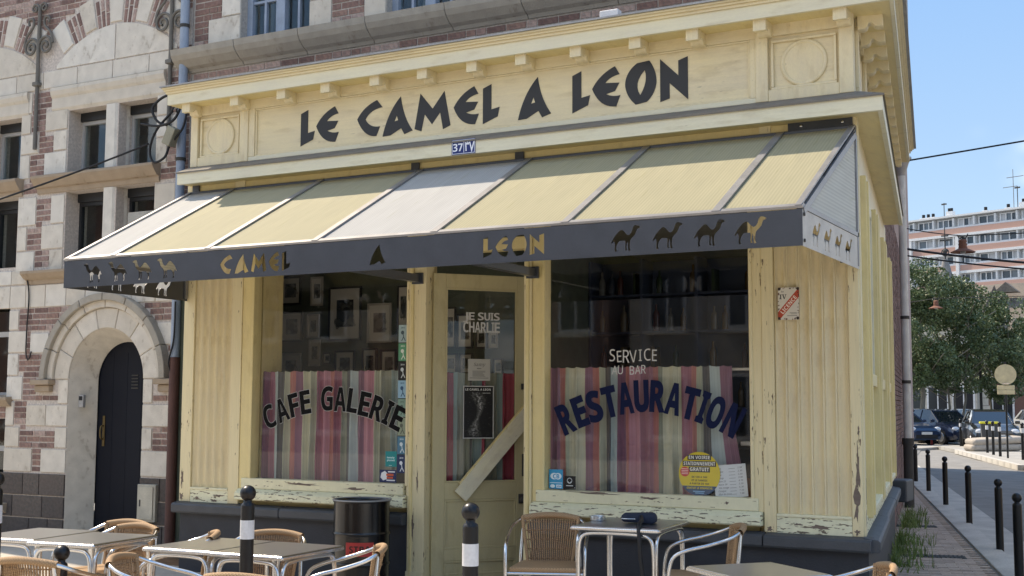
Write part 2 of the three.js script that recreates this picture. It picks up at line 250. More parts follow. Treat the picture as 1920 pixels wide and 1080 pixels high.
// a fluted pilaster: stiles, base rail, fluted field
function pilaster(x0, x1, f0, f1, n, y0, y1, place) {
  const P = pg('pilaster', cafe); const go = (g, name, mat) => { if (place) g.l.forEach((q) => q.applyMatrix4(SM)); return g.build(name, mat, P); };
  go(new G().rbox(x0, f0, y0, y1, -0.06, 0.02, 0.005), 'stile', M.peelV);
  go(new G().rbox(f1, x1, y0, y1, -0.06, 0.02, 0.005), 'stile', M.peelV);
  go(new G().rbox(f0 + 0.001, f1 - 0.001, y0 - 0.002, y0 + 0.115, -0.06, 0.0175, 0.004), 'base_rail', M.peelH2);
  go(new G().rbox(f0 + 0.001, f1 - 0.001, y0 + 0.113, y0 + 0.135, -0.06, 0.026, 0.006), 'base_moulding', M.peelH);
  const w = (f1 - f0 - 0.004) / n;
  for (let i = 0; i < n; i++) {                                              // each flute a coved board
    const a = f0 + 0.002 + i * w, pts = [[a, -0.06]]; pts.push([a + 0.001, 0.0]); pts.push([a + 0.010, 0.006]);
    for (let k = 1; k < 9; k++) { const u = k / 9; pts.push([a + 0.010 + (w - 0.020) * u, 0.006 - 0.032 * Math.sin(Math.PI * u)]); }
    pts.push([a + w - 0.010, 0.006]); pts.push([a + w - 0.001, 0.0]); pts.push([a + w, -0.06]);
    const e = new THREE.ExtrudeGeometry(poly(pts.map(([x, z]) => [x, -z])), { depth: y1 - (y0 + 0.13), bevelEnabled: false }); e.rotateX(-Math.PI / 2); e.translate(0, y0 + 0.13, 0);
    go(new G().add(e), 'flute', M.paint);
  }
}
const WB = 0.634;
pilaster(XL, -7.632, -8.205, -7.752, 5, WB, 3.6);
pilaster(-2.742, KX + 0.004, -2.652, -2.112, 6, WB, 3.6);
// carcass behind the joinery: header board and inner lining, solid timber
new G().box(XL + 0.002, KX - 0.02, 3.16, 3.595, -0.06, 0.008).build('header_board', M.paintWarm, cafe);
// window and door frames
function shopWindow(x0, x1, o0, o1, y0, y1) {                                // glass x0..x1, casing o0..o1
  const W = pg('shop_window', cafe);
  new G().rbox(o0 + 0.001, x0, y0 - 0.10, y1 + 0.08, -0.09, 0.012, 0.006).rbox(x0 - 0.022, x0 + 0.006, y0 - 0.02, y1 + 0.02, -0.09, 0.026, 0.008).build('casing', M.paintWarm, W);
  new G().rbox(x1, o1 - 0.001, y0 - 0.10, y1 + 0.08, -0.09, 0.0125, 0.006).rbox(x1 - 0.006, x1 + 0.022, y0 - 0.02, y1 + 0.02, -0.09, 0.0265, 0.008).build('casing', M.peelV, W);
  new G().rbox(x0 - 0.03, x1 + 0.03, y1, y1 + 0.1, -0.09, 0.014, 0.006).build('head', M.paintWarm, W);
  new G().rbox(o0 + 0.04, o1 - 0.04, y0 - 0.095, y0 - 0.002, -0.088, 0.03, 0.008).build('bottom_rail', M.peelH, W);
  new G().add(profX([[-0.085, y0 - 0.2], [0.075, y0 - 0.195], [0.085, y0 - 0.185], [0.083, y0 - 0.135], [0.07, y0 - 0.12], [0.03, y0 - 0.096], [-0.085, y0 - 0.096]], o0 + 0.01, o1 - 0.01, 0.003)).build('sill', M.peelH2, W);
  new G().add(pane(x0 - 0.01, x1 + 0.01, y0 - 0.01, y1 + 0.01, -0.041)).build('glass_pane', M.glass, W);
  return W;
}
const WY0 = 0.873, WY1 = 3.16;
const winL = shopWindow(-7.495, -5.824, -7.632, -5.80, WY0, WY1);
const winR = shopWindow(-4.521, -2.832, -4.632, -2.742, WY0, WY1);
// door posts with mouldings
for (const [x0, x1] of [[-5.80, -5.632], [-4.70, -4.632]]) { const P = pg('door_post', cafe); new G().rbox(x0, x1, 0.02, 3.24, -0.10, 0.03, 0.006).build('post', M.peelV, P); new G().rbox(x0 + 0.02, x0 + 0.05, 0.05, 3.2, 0.02, 0.044, 0.008).build('bead', M.paintWarm, P); new G().rbox(x0 - 0.004, x1 + 0.004, 0.0, 0.16, -0.1, 0.042, 0.005).build('foot_block', M.peelV, P); }
new G().rbox(-5.64, -4.69, 2.80, 2.90, -0.10, 0.026, 0.005).build('transom', M.paintWarm, cafe);
new G().add(pane(-5.64, -4.69, 2.90, 3.17, -0.045)).build('fanlight', M.glass, cafe);
// the door leaf, swung inwards on its left edge
{
  const D = new THREE.Group(); D.name = 'door'; D.userData.local = true; cafe.add(D); D.position.set(-5.615 + 5.2, 0.07, -0.055 + 1); D.rotation.y = 49 * Math.PI / 180;
  const L = (g, n, m, p = D) => g.build(n, m, p);
  const w = 0.90, H = 2.578, gx0 = 0.108, gx1 = 0.753, gy0 = 0.815, gy1 = 2.456, t0 = -0.022, t1 = 0.022;
  L(new G().rbox(0, gx0, 0, H, t0, t1, 0.004), 'stile', M.doorPaint); L(new G().rbox(gx1, w, 0, H, t0, t1, 0.004), 'stile', M.doorPaint);
  L(new G().rbox(gx0, gx1, gy1, H, t0 + 0.001, t1 - 0.001, 0.004), 'top_rail', M.doorPaint); L(new G().rbox(gx0, gx1, 0.674, gy0, t0 + 0.001, t1 - 0.001, 0.004), 'lock_rail', M.doorPaint);
  L(new G().rbox(gx0, gx1, 0.17, 0.265, t0 + 0.001, t1 - 0.001, 0.004), 'mid_rail', M.doorPaint); L(new G().rbox(gx0, gx1, 0, 0.05, t0 + 0.001, t1 - 0.001, 0.004), 'bottom_rail', M.doorPaint);
  for (const [y0, y1] of [[0.265, 0.674], [0.05, 0.17]]) { const p = L(new G().box(gx0 - 0.002, gx1 + 0.002, y0 - 0.002, y1 + 0.002, -0.010, 0.010), 'door_panel', M.doorPaint); const f = new G(); for (const [a, b, c, d] of [[gx0, gx1, y0, y0 + 0.018], [gx0, gx1, y1 - 0.018, y1], [gx0, gx0 + 0.018, y0 + 0.018, y1 - 0.018], [gx1 - 0.018, gx1, y0 + 0.018, y1 - 0.018]]) f.rbox(a, b, c, d, 0.008, 0.02, 0.004); L(f, 'panel_moulding', M.doorPaint, p); }
  { const f = new G(); for (const [a, b, c, d] of [[gx0, gx1, gy0, gy0 + 0.016], [gx0, gx1, gy1 - 0.016, gy1], [gx0, gx0 + 0.016, gy0 + 0.016, gy1 - 0.016], [gx1 - 0.016, gx1, gy0 + 0.016, gy1 - 0.016]]) f.rbox(a, b, c, d, 0.004, 0.024, 0.004); L(f, 'glazing_bead', M.doorPaint); }
  L(new G().add(pane(gx0 - 0.003, gx1 + 0.003, gy0 - 0.003, gy1 + 0.003, 0.003)), 'glass_pane', M.glass);
  // diagonal push plank on two spacers
  const b0 = [0.235, 0.705, 0.062], b1 = [0.885, 1.44, 0.062]; L(new G().beam(b0, b1, 0.13, 0.022, [0, 0, 1]), 'push_plank', M.paintPale); L(new G().beam([0.24, 0.80, 0.037], [0.86, 1.50, 0.037], 0.03, 0.03, [0, 0, 1]), 'plank_batten', M.paintWarm);
  L(new G().rbox(0.77, 0.815, 0.63, 0.71, t1, t1 + 0.012, 0.004).add(new THREE.SphereGeometry(0.026, 14, 10).translate(0.793, 0.665, t1 + 0.045)), 'door_knob', M.iron);
  L(new G().rbox(0.80, 0.83, 0.86, 1.05, t1, t1 + 0.01, 0.003), 'lock_plate', M.iron); L(new G().rbox(0.79, 0.83, 1.6, 1.65, t1, t1 + 0.02, 0.003), 'latch', M.iron);
  // posters and print on the door glass are things of their own, placed in the door's frame
  D.updateMatrix(); cafe.updateMatrixWorld(true);
}
const doorM = cafe.children.find((c) => c.name === 'door').matrixWorld.clone();
// corner board of the side and the joinery of the side wall
{
  sideG((g) => g.rbox(0.0, 0.14, WB, 3.6, -0.06, 0.016, 0.005)).build('corner_board', M.peelV, cafe);
  sideG((g) => g.rbox(0.14, 0.40, WB + 0.1, 3.6, -0.06, 0.0, 0.005)).build('side_panel', M.paint, cafe);
  sideG((g) => g.rbox(0.14, SIDE, WB - 0.001, WB + 0.12, -0.06, 0.012, 0.005)).build('side_base_rail', M.peelH2, cafe);
  sideG((g) => g.box(0.14, SIDE, 3.22, 3.6, -0.06, -0.002)).build('side_header', M.paint, cafe);
  const posts = [0.42, 2.10, 2.32, 3.98, 4.20, 5.80];
  for (const t of posts) sideG((g) => g.rbox(t - 0.06, t + 0.06, WB + 0.1, 3.24, -0.06, 0.05, 0.006).rbox(t - 0.03, t + 0.03, WB + 0.12, 3.2, 0.04, 0.066, 0.006)).build('side_post', M.paintWarm, cafe);
  for (const [a, b] of [[0.48, 2.04], [2.38, 3.92], [4.26, 5.74]]) {
    const W = pg('side_window', cafe);
    sideG((g) => g.rbox(a, b, WB + 0.11, 1.72, -0.05, -0.012, 0.004)).build('lower_panel', M.paintPale, W);
    sideG((g) => g.rbox(a, b, 1.70, 1.80, -0.05, 0.03, 0.006)).build('mid_rail', M.paintWarm, W);
    sideG((g) => { g.rbox(a, a + 0.05, 1.8, 3.22, -0.05, 0.012, 0.004).rbox(b - 0.05, b, 1.8, 3.22, -0.05, 0.012, 0.004).rbox(a + 0.05, b - 0.05, 3.14, 3.22, -0.05, 0.012, 0.004); }).build('sash', M.paintPale, W);
    sideG((g) => g.add(pane(a + 0.04, b - 0.04, 1.79, 3.16, -0.027))).build('glass_pane', M.glass, W);
    sideG((g) => g.rbox(a - 0.02, b + 0.02, WB + 0.115, WB + 0.165, -0.05, 0.055, 0.01)).build('sill', M.peelH, W);
  }
}
// lower cornice: fascia board, sloping lead cap, soffit
{
  const C = pg('lower_cornice', cafe);
  const L0 = -8.305;
  new G().add(plan([[L0, 0.2], corner(0.2, 0.2), back(0.2, SIDE - 0.35), back(0.165, SIDE - 0.35), corner(0.165, 0.165), [L0, 0.165]], 3.585, 3.702)).build('fascia_board', M.paintPaleH, C);
  new G().add(plan([[L0 + 0.002, 0.164], corner(0.164, 0.164), back(0.164, SIDE - 0.36), back(-0.03, SIDE - 0.36), corner(-0.03, -0.03), [L0 + 0.002, -0.03]], 3.596, 3.63)).build('soffit_board', M.paintWarm, C);
  // cap: sloped sheet from fascia top up to the frieze
  const A = [L0 - 0.004, 3.700, 0.212], B = [corner(0.212, 0.212)[0], 3.700, 0.212], Cc = [corner(0.0, 0.0)[0], 3.79, 0.0], Dd = [L0 - 0.004, 3.79, 0.0], E1 = back(0.212, SIDE - 0.34), F1 = back(0.0, SIDE - 0.34);
  const tri = [A, B, Cc, A, Cc, Dd, B, [E1[0], 3.700, E1[1]], [F1[0], 3.79, F1[1]], B, [F1[0], 3.79, F1[1]], Cc].flat();
  const low = []; for (let i = 0; i < tri.length; i += 9) { const t = tri.slice(i, i + 9); low.push(t[0], t[1] - 0.014, t[2], t[6], t[7] - 0.014, t[8], t[3], t[4] - 0.014, t[5]); }
  const edge = [A, [A[0], A[1] - 0.014, A[2]], B, B, [A[0], A[1] - 0.014, A[2]], [B[0], B[1] - 0.014, B[2]]].flat();
  const g = new THREE.BufferGeometry(); g.setAttribute('position', new THREE.Float32BufferAttribute([...tri, ...low, ...edge], 3)); g.computeVertexNormals();
  new G().add(g).build('lead_cap', M.flash, C);
  // end block closing the left end
  new G().box(L0 + 0.001, L0 + 0.035, 3.63, 3.69, 0.0, 0.164).build('end_block', M.paintPale, C);
}
// frieze
{
  const F = pg('frieze', cafe);
  new G().add(plan([[XL + 0.02, 0.005], corner(0.005, 0.005), back(0.005, SIDE), back(-0.06, SIDE), corner(-0.06, -0.06), [XL + 0.02, -0.06]], 3.75, 4.37)).build('frieze_board', M.paintH, F);
  const y0 = 3.775, y1 = 4.36;
  new G().rbox(-7.60, -2.755, 3.776, 3.815, 0.005, 0.032, 0.005).build('bottom_rail', M.paintPaleH, F);
  new G().rbox(-7.60, -2.755, 4.265, 4.36, 0.005, 0.030, 0.005).build('top_rail', M.paintH, F);
  for (const [a, b] of [[-8.30, -8.215], [-7.70, -7.60], [-2.755, -2.66], [-2.135, KX + 0.008]]) new G().rbox(a, b, y0, y1, 0.005, 0.042, 0.006).build('stile', M.paint, F);
  for (const [a, b] of [[-7.60, -7.53], [-2.80, -2.755]]) new G().rbox(a, b, 3.815, 4.265, 0.005, 0.031, 0.005).build('sign_stile', M.paint, F);
  { const f = new G(); for (const [a, b, c, d] of [[-7.53, -2.80, 3.815, 3.83], [-7.53, -2.80, 4.25, 4.265], [-7.53, -7.512, 3.83, 4.25], [-2.818, -2.80, 3.83, 4.25]]) f.rbox(a, b, c, d, 0.004, 0.02, 0.005); f.build('sign_moulding', M.paint, F); }
  for (const [a, b] of [[-8.215, -7.70], [-2.66, -2.135]]) {                 // square panels with a raised ring
    const cx = (a + b) / 2, cy = 4.045, f = new G();
    for (const [p, q, r, s] of [[a, b, y0, y0 + 0.085], [a, b, y1 - 0.095, y1]]) f.rbox(p, q, r, s, 0.005, 0.036, 0.005);
    for (const [p, q, r, s] of [[a + 0.02, b - 0.02, 3.86, 3.88], [a + 0.02, b - 0.02, 4.215, 4.235], [a + 0.02, a + 0.04, 3.88, 4.215], [b - 0.04, b - 0.02, 3.88, 4.215]]) f.rbox(p, q, r, s, 0.005, 0.028, 0.005);
    f.build('panel_frame', M.paint, F);
    const ring = new THREE.TorusGeometry(0.158, 0.016, 8, 48); ring.scale(1, 1, 0.8); ring.translate(cx, cy, 0.012); new G().add(ring).build('roundel', M.paint, F);
    new G().add(new THREE.CylinderGeometry(0.146, 0.148, 0.012, 40).rotateX(Math.PI / 2).translate(cx, cy, 0.010)).build('roundel_disc', M.paint, F);
  }
  // side frieze panels
  for (let i = 0; i < 5; i++) { const a = 0.10 + i * 1.15, b = a + 1.05; sideG((g) => { for (const [p, q, r, s] of [[a, b, y0, y0 + 0.06], [a, b, y1 - 0.07, y1], [a, a + 0.06, y0 + 0.06, y1 - 0.07], [b - 0.06, b, y0 + 0.06, y1 - 0.07]]) g.rbox(p, q, r, s, 0.005, 0.032, 0.005); }).build('side_panel_frame', M.paint, F); }
  // brackets under the eaves, front and side
  const prof = () => { const s = new THREE.Shape(); s.moveTo(0, 0); s.lineTo(0, -0.095); s.lineTo(0.03, -0.095); s.quadraticCurveTo(0.065, -0.095, 0.07, -0.06); s.quadraticCurveTo(0.08, -0.045, 0.10, -0.055); s.quadraticCurveTo(0.12, -0.085, 0.15, -0.08); s.lineTo(0.172, -0.08); s.lineTo(0.172, 0); s.closePath(); return s; };
  const bg = (() => { const e = new THREE.ExtrudeGeometry(prof(), { depth: 0.092, bevelEnabled: true, bevelSize: 0.003, bevelThickness: 0.003, bevelSegments: 1, curveSegments: 5 }); e.rotateY(-Math.PI / 2); e.translate(0.046, 0, 0); return uvMetres(e); })();
  const brk = (x, z, turn) => { const o = mesh('bracket', bg, M.paint, F); const p = F.position.clone(); o.position.set(x, 4.352, z); o.rotation.y = turn; };
  for (const x of [-8.22, -7.635, -7.09, -6.60, -6.075, -5.59, -5.107, -4.65, -4.16, -3.655, -3.19, -2.67, -2.085]) brk(x, 0.03, 0);
  for (let i = 0; i < 14; i++) { const [x, z] = back(0.03, 0.10 + i * 0.425); brk(x, z, Math.PI / 2 + SA); }
}
// eaves: soffit, fascia, moulding, roof sheet
{
  const R = pg('eaves', cafe); const L0 = -8.42, end = SIDE - 0.12, bo = 0.29;
  const ringp = (a0, a1, b0, b1, l, y0, y1) => plan([[l, a1], corner(a1, b1), back(b1, end), back(b0, end), corner(a0, b0), [l, a0]], y0, y1);
  new G().add(ringp(-0.05, 0.21, -0.05, bo - 0.03, L0 + 0.005, 4.352, 4.375)).build('soffit', M.paintWarm, R);
  new G().add(ringp(0.211, 0.24, bo - 0.029, bo, L0, 4.35, 4.452)).build('fascia_board', M.paintPaleH, R);
  new G().add(ringp(0.18, 0.255, bo - 0.06, bo + 0.015, L0 - 0.01, 4.453, 4.474)).add(ringp(0.18, 0.272, bo - 0.06, bo + 0.032, L0 - 0.02, 4.475, 4.492)).add(ringp(0.18, 0.288, bo - 0.06, bo + 0.05, L0 - 0.03, 4.493, 4.507)).build('eaves_moulding', M.paintH, R);
  new G().add(plan([[L0 - 0.045, 0.305], corner(0.305, bo + 0.075), back(bo + 0.075, end + 0.03), back(-1.2, end + 0.03), [XL + 0.5, -5.3], [L0 - 0.045, -1.0]], 4.509, 4.522)).build('roof_sheet', M.zinc, R);
}
// painted sign letters
const Q = (s, a, b, c, d) => s.quadraticCurveTo(a, b, c, d);
const LET = {
  L: () => [poly([[0, 0], [0, 0.91], [0.51, 1], [0.51, 0.35], [1, 0.39], [0.89, 0.155]])],
  E: () => { const s = new THREE.Shape(); s.moveTo(0, 0.5); Q(s, 0.25, 0.84, 0.80, 1); s.lineTo(0.96, 0.79); Q(s, 0.62, 0.76, 0.46, 0.61); s.lineTo(0.95, 0.58); s.lineTo(0.80, 0.385); s.lineTo(0.49, 0.335); Q(s, 0.70, 0.24, 0.98, 0.265); s.lineTo(0.84, 0); Q(s, 0.26, 0.0, 0, 0.5); return [s]; },
  C: () => { const s = new THREE.Shape(); s.moveTo(0, 0.52); Q(s, 0.24, 0.86, 0.78, 1); s.lineTo(1, 0.78); Q(s, 0.52, 0.76, 0.33, 0.495); Q(s, 0.5, 0.24, 0.91, 0.255); s.lineTo(0.77, 0); Q(s, 0.28, -0.02, 0, 0.52); return [s]; },
  A: () => { const s = new THREE.Shape(); s.moveTo(0, 0); Q(s, 0.16, 0.62, 0.60, 1); Q(s, 0.68, 0.46, 1, 0.075); s.lineTo(0.73, 0); s.lineTo(0.62, 0.17); s.lineTo(0.26, 0.01); s.closePath(); return [s, [[0.47, 0.52], [0.39, 0.36], [0.52, 0.385]]]; },
  M: () => [poly([[0, 0.085], [0.157, 1], [0.503, 0.565], [0.827, 0.985], [1, 0.083], [0.796, 0], [0.714, 0.448], [0.487, 0.163], [0.283, 0.445], [0.189, 0.01]])],
  O: () => { const s = new THREE.Shape(); s.moveTo(0.335, 0); Q(s, 0.02, 0.22, 0, 0.5); Q(s, 0.02, 0.80, 0.39, 0.975); s.lineTo(0.78, 1); Q(s, 1.0, 0.76, 1, 0.48); Q(s, 0.96, 0.2, 0.69, 0.035); s.closePath(); const h = []; const c = new THREE.Shape(); c.moveTo(0.63, 0.79); Q(c, 0.75, 0.52, 0.485, 0.21); Q(c, 0.24, 0.5, 0.63, 0.79); c.getPoints(6).forEach((p) => h.push([p.x, p.y])); return [s, h]; },
  N: () => [poly([[0, 0.01], [0, 1], [0.66, 0.573], [0.66, 0.915], [1, 0.983], [1, 0], [0.34, 0.42], [0.34, 0.07]])],
};
for (const [ch, x0, x1, y0, y1] of [['L', -7.009, -6.852, 3.862, 4.189], ['E', -6.835, -6.581, 3.868, 4.19], ['C', -6.385, -6.118, 3.876, 4.195], ['A', -6.113, -5.803, 3.862, 4.199], ['M', -5.782, -5.422, 3.866, 4.199], ['E', -5.391, -5.141, 3.876, 4.201], ['L', -5.106, -4.948, 3.868, 4.199], ['A', -4.773, -4.469, 3.866, 4.206], ['L', -4.278, -4.122, 3.869, 4.204], ['E', -4.103, -3.855, 3.884, 4.208], ['O', -3.818, -3.554, 3.879, 4.216], ['N', -3.523, -3.296, 3.872, 4.215]]) {
  const [s, h] = LET[ch](); if (h) s.holes.push(pathOf(h));
  const e = new THREE.ExtrudeGeometry(s, { depth: 0.004, bevelEnabled: false, curveSegments: 10 }); e.scale(x1 - x0, y1 - y0, 1); e.translate(x0, y0, 0.0055); new G().add(e).build('sign_letter', M.signBlack, cafe);
}
// timber lining of the rooms behind: closed box, so daylight comes in by the windows and the door only
{
  const I = pg('interior', cafe); const wt = 0.12;
  new G().add(plan([[-9.2, -0.21], corner(-0.21, -0.31), back(-0.31, 5.6), [-9.2, back(-0.31, 5.6)[1]]], -0.15, 0.055)).build('floor', M.floorWood, I);
  new G().add(plan([[-9.2, -0.07], corner(-0.07, -0.07), back(-0.07, 5.6), [-9.2, back(-0.07, 5.6)[1]]], 3.30, 3.42)).build('ceiling', M.ceiling, I);
  new G().box(-9.3, -5.75, 0.055, 3.30, -1.9, -1.78).build('partition_wall', M.greenWall, I);
  new G().box(-5.87, -5.75, 0.055, 3.30, -5.3, -1.901).build('partition_wall', M.greenWall, I);
  new G().box(-9.32, -9.2, 0.055, 3.30, -1.9, -0.95).build('end_wall', M.greenWall, I);
  new G().box(-9.2, -8.2, 0.055, 3.30, -1.06, -0.99).build('return_wall', M.greenWall, I);
  new G().box(XL + 0.01, -8.2, 0.055, 3.30, -0.99, -0.065).build('return_wall', M.greenWall, I);
  new G().box(-5.75, -3.06, 0.055, 3.30, -5.4, -5.28).build('back_wall', M.greenWall, I);
  sideG((g) => g.box(0.16, 0.40, 0.72, 3.3, -0.14, -0.062).box(0.16, SIDE, 0.0, 0.72, -0.30, -0.21).box(5.8, SIDE, 0.7, 3.3, -0.14, -0.062)).build('side_lining', M.greenWall, I);
  new G().box(-7.545, -7.515, 0.77, 3.2, -0.42, -0.131).build('window_reveal', M.paintWarm, I); new G().box(-5.80, -5.77, 0.77, 3.2, -0.36, -0.131).build('window_reveal', M.paintWarm, I);
  for (const [a, b, c, d] of [[XL + 0.02, -7.63, 0.05, 3.3], [-7.62, -5.70, 0.05, 0.77], [-4.63, -2.81, 0.05, 0.77], [-2.8, KX - 0.06, 0.05, 3.3]]) new G().box(a, b, c, d, -0.13, -0.095).build('front_lining', M.paintWarm, I);
}

// places where the paint has come off in sheets: thin scars of bare grey wood
{
  const scar = (x, y, w, h, z, place, sd) => { const p = [], n = 18; for (let i = 0; i < n; i++) { const a = i / n * TAU, q = 0.62 + 0.5 * n2(Math.cos(a) * 1.7 + sd, Math.sin(a) * 1.7 - sd); p.push([x + w / 2 * Math.cos(a) * q, y + h / 2 * Math.sin(a) * q]); } const g = new G().ext(poly(p), 0.0012, MT(0, 0, z)); if (place) g.l.forEach((k) => k.applyMatrix4(SM)); g.build('bare_patch', M.bareWood, cafe); };
  scar(-2.078, 0.86, 0.062, 0.34, 0.0202, false, 1); scar(-2.066, 1.09, 0.036, 0.42, 0.0202, false, 2); scar(-2.056, 1.36, 0.022, 0.12, 0.0202, false, 3); scar(-2.08, 0.665, 0.05, 0.05, 0.0202, false, 4); scar(-2.70, 0.655, 0.06, 0.05, 0.0202, false, 5);
  scar(-8.305, 0.85, 0.045, 0.26, 0.0202, false, 6); scar(-8.31, 0.68, 0.06, 0.10, 0.0202, false, 7); scar(-7.86, 0.70, 0.16, 0.035, 0.0178, false, 8); scar(-8.12, 0.67, 0.12, 0.03, 0.0178, false, 9); scar(-7.92, 0.655, 0.10, 0.04, 0.0178, false, 19);
  scar(-6.9, 0.835, 0.5, 0.035, 0.0302, false, 10); scar(-6.35, 0.815, 0.34, 0.03, 0.0302, false, 11); scar(-4.1, 0.862, 0.55, 0.022, 0.0302, false, 12); scar(-3.62, 0.84, 0.26, 0.03, 0.0302, false, 13); scar(-3.02, 0.83, 0.06, 0.03, 0.0302, false, 14);
  scar(-2.35, 0.685, 0.24, 0.04, 0.0178, false, 15); scar(-2.5, 0.70, 0.12, 0.02, 0.0178, false, 16); scar(0.09, 0.95, 0.03, 0.3, 0.0162, true, 17); scar(0.05, 0.75, 0.04, 0.16, 0.0162, true, 18); scar(-5.70, 0.9, 0.03, 0.24, 0.0302, false, 20); scar(-5.74, 0.55, 0.04, 0.3, 0.0302, false, 21);
}
// ---------------------------------------------------------------- the awning: steel frame, ribbed plastic sheets, cut-out valance
const awning = thing('awning', 'sloping awning of yellowed ribbed plastic with grey cut-out metal valance', 'awning', [-5.2, 2.5, 0.7]);
const AX0 = -8.285, AX1 = -2.048, AZ0 = 0.045, AZ1 = 1.49, AY0 = 3.515, AY1 = 2.735;
{
  const bars = [AX0, -7.75, -6.735, -5.69, -4.645, -3.62, -2.57, AX1], sl = (AY1 - AY0) / (AZ1 - AZ0);
  const ln = Math.hypot(AZ1 - AZ0, AY1 - AY0), ny = (AZ1 - AZ0) / ln, nz = -(AY1 - AY0) / ln;   // sheet normal (y,z)
  for (let i = 0; i < 7; i++) {
    const a = bars[i] + 0.012, b = bars[i + 1] - 0.012, t = 0.004;
    const g = new THREE.BoxGeometry(b - a, t, ln - 0.03); uvMetres(g);
    const u = uvMetres(g); u.applyMatrix4(new THREE.Matrix4().makeBasis(V(1, 0, 0), V(0, ny, nz), V(0, -nz, ny)).setPosition((a + b) / 2, (AY0 + AY1) / 2, (AZ0 + AZ1) / 2));
    mesh('sheet', u, i === 0 || i === 3 ? M.polyWhite : M.polyYellow, awning);
  }
  for (const [i, x] of bars.entries()) {
    const w = i === 0 || i === 7 ? 0.04 : 0.055;
    new G().beam([x, AY0 + ny * 0.012, AZ0 + nz * 0.012], [x, AY1 + ny * 0.012, AZ1 + nz * 0.012], w, 0.012, [0, ny, nz]).build('glazing_bar', M.barMetal, awning);
    new G().beam([x, AY0 - ny * 0.032, AZ0 - nz * 0.032], [x, AY1 - ny * 0.032, AZ1 - nz * 0.032 - 0.02], 0.04, 0.05, [0, ny, nz]).build('rafter', M.awnMetal, awning);
  }
  new G().rbox(AX0 - 0.02, AX1 + 0.02, AY0 - 0.03, AY0 + 0.02, 0.012, 0.05, 0.004).build('wall_rail', M.awnMetal, awning);
  new G().beam([AX0 - 0.03, AY1 + 0.012, AZ1 - 0.012], [AX1 + 0.03, AY1 + 0.012, AZ1 - 0.012], 0.045, 0.016, [0, ny, nz]).build('front_rail', M.barMetal, awning);
  // camel and letter cut-outs
  const camelPts = [[1, .93], [.97, .87], [.91, .87], [.88, .80], [.84, .66], [.78, .57], [.71, .50], [.665, .42], [.645, .28], [.64, .12], [.675, .02], [.60, 0], [.59, .12], [.585, .28], [.56, .38], [.545, .26], [.53, .12], [.56, .04], [.50, .02], [.49, .12], [.50, .30], [.49, .41], [.31, .42], [.25, .36], [.20, .25], [.175, .11], [.21, .02], [.135, 0], [.125, .13], [.14, .27], [.105, .42], [.03, .32], [0, .36], [.05, .45], [.10, .57], [.18, .68], [.28, .80], [.36, .85], [.44, .80], [.52, .68], [.59, .62], [.66, .66], [.715, .76], [.75, .90], [.79, .985], [.86, 1], [.94, .97]];
  const camelAt = (x0, y0, w, h, left) => pathOf(camelPts.map(([x, y]) => [left ? x0 + w - x * w : x0 + x * w, y0 + y * h]));
  const letterAt = (ch, x0, y0, w, h) => pathOf(LET[ch]()[0].getPoints(6).map((p) => [x0 + p.x * w, y0 + p.y * h]));
  const vy0 = 2.50, vy1 = 2.725, s = rect(AX0 - 0.025, AX1 + 0.025, vy0, vy1);
  for (const x of [-8.08, -7.80, -7.53, -7.26]) s.holes.push(camelAt(x, 2.53, 0.215, 0.165, true));
  for (const x of [-3.285, -2.995, -2.715, -2.45]) s.holes.push(camelAt(x, 2.53, 0.205, 0.165, false));
  let lx = -6.60; for (const [c, w] of [['C', .125], ['A', .14], ['M', .15], ['E', .105], ['L', .08]]) { s.holes.push(letterAt(c, lx, 2.535, w, 0.15)); lx += w + 0.022; }
  s.holes.push(letterAt('A', -5.19, 2.54, 0.14, 0.145));
  lx = -4.245; for (const [c, w] of [['L', .075], ['E', .105], ['O', .115], ['N', .11]]) { s.holes.push(letterAt(c, lx, 2.54, w, 0.145)); lx += w + 0.022; }
  const e = new THREE.ExtrudeGeometry(s, { depth: 0.004, bevelEnabled: false, curveSegments: 4 }); e.translate(0, 0, AZ1); new G().add(e).build('front_valance', M.awnMetal, awning);
  for (const [x, n] of [[AX1 + 0.021, 1], [AX0 - 0.021, -1]]) {              // side valances, camels walking to the wall
    const q = rect(0.02, AZ1 - 0.002, vy0, vy1); for (const z of [0.22, 0.50, 0.78, 1.06]) q.holes.push(camelAt(z, 2.525, 0.21, 0.165, true));
    const g = new THREE.ExtrudeGeometry(q, { depth: 0.004, bevelEnabled: false }); g.applyMatrix4(new THREE.Matrix4().makeBasis(V(0, 0, 1), V(0, 1, 0), V(-1, 0, 0)).setPosition(x + 0.002, 0, 0)); new G().add(g).build('side_valance', n > 0 ? M.paleMetal : M.awnMetal, awning);
    const tr = poly([[0.06, vy1 + 0.03], [AZ1 - 0.1, vy1 + 0.03], [0.06, AY0 - 0.09]]); const h = new THREE.ExtrudeGeometry(tr, { depth: 0.006, bevelEnabled: false });
    const h2 = uvMetres(h); { const a = h2.attributes.uv; for (let i = 0; i < a.count; i++) { const u = a.getX(i); a.setXY(i, a.getY(i), u); } }
    h2.applyMatrix4(new THREE.Matrix4().makeBasis(V(0, 0, 1), V(0, 1, 0), V(-1, 0, 0)).setPosition(x - n * 0.01 + 0.003, 0, 0)); mesh('side_sheet', h2, M.polySide, awning);
    const f = new G(); f.beam([x - n * 0.006, vy1 + 0.018, 0.03], [x - n * 0.006, vy1 + 0.018, AZ1 - 0.03], 0.026, 0.03).beam([x - n * 0.006, vy0 + 0.02, 0.045], [x - n * 0.006, AY0 - 0.06, 0.045], 0.026, 0.03, [0, 0, 1]).beam([x - n * 0.006, AY0 - 0.055, 0.06], [x - n * 0.006, AY1 - 0.02, AZ1 - 0.03], 0.03, 0.045); f.build('side_frame', M.barMetal, awning);
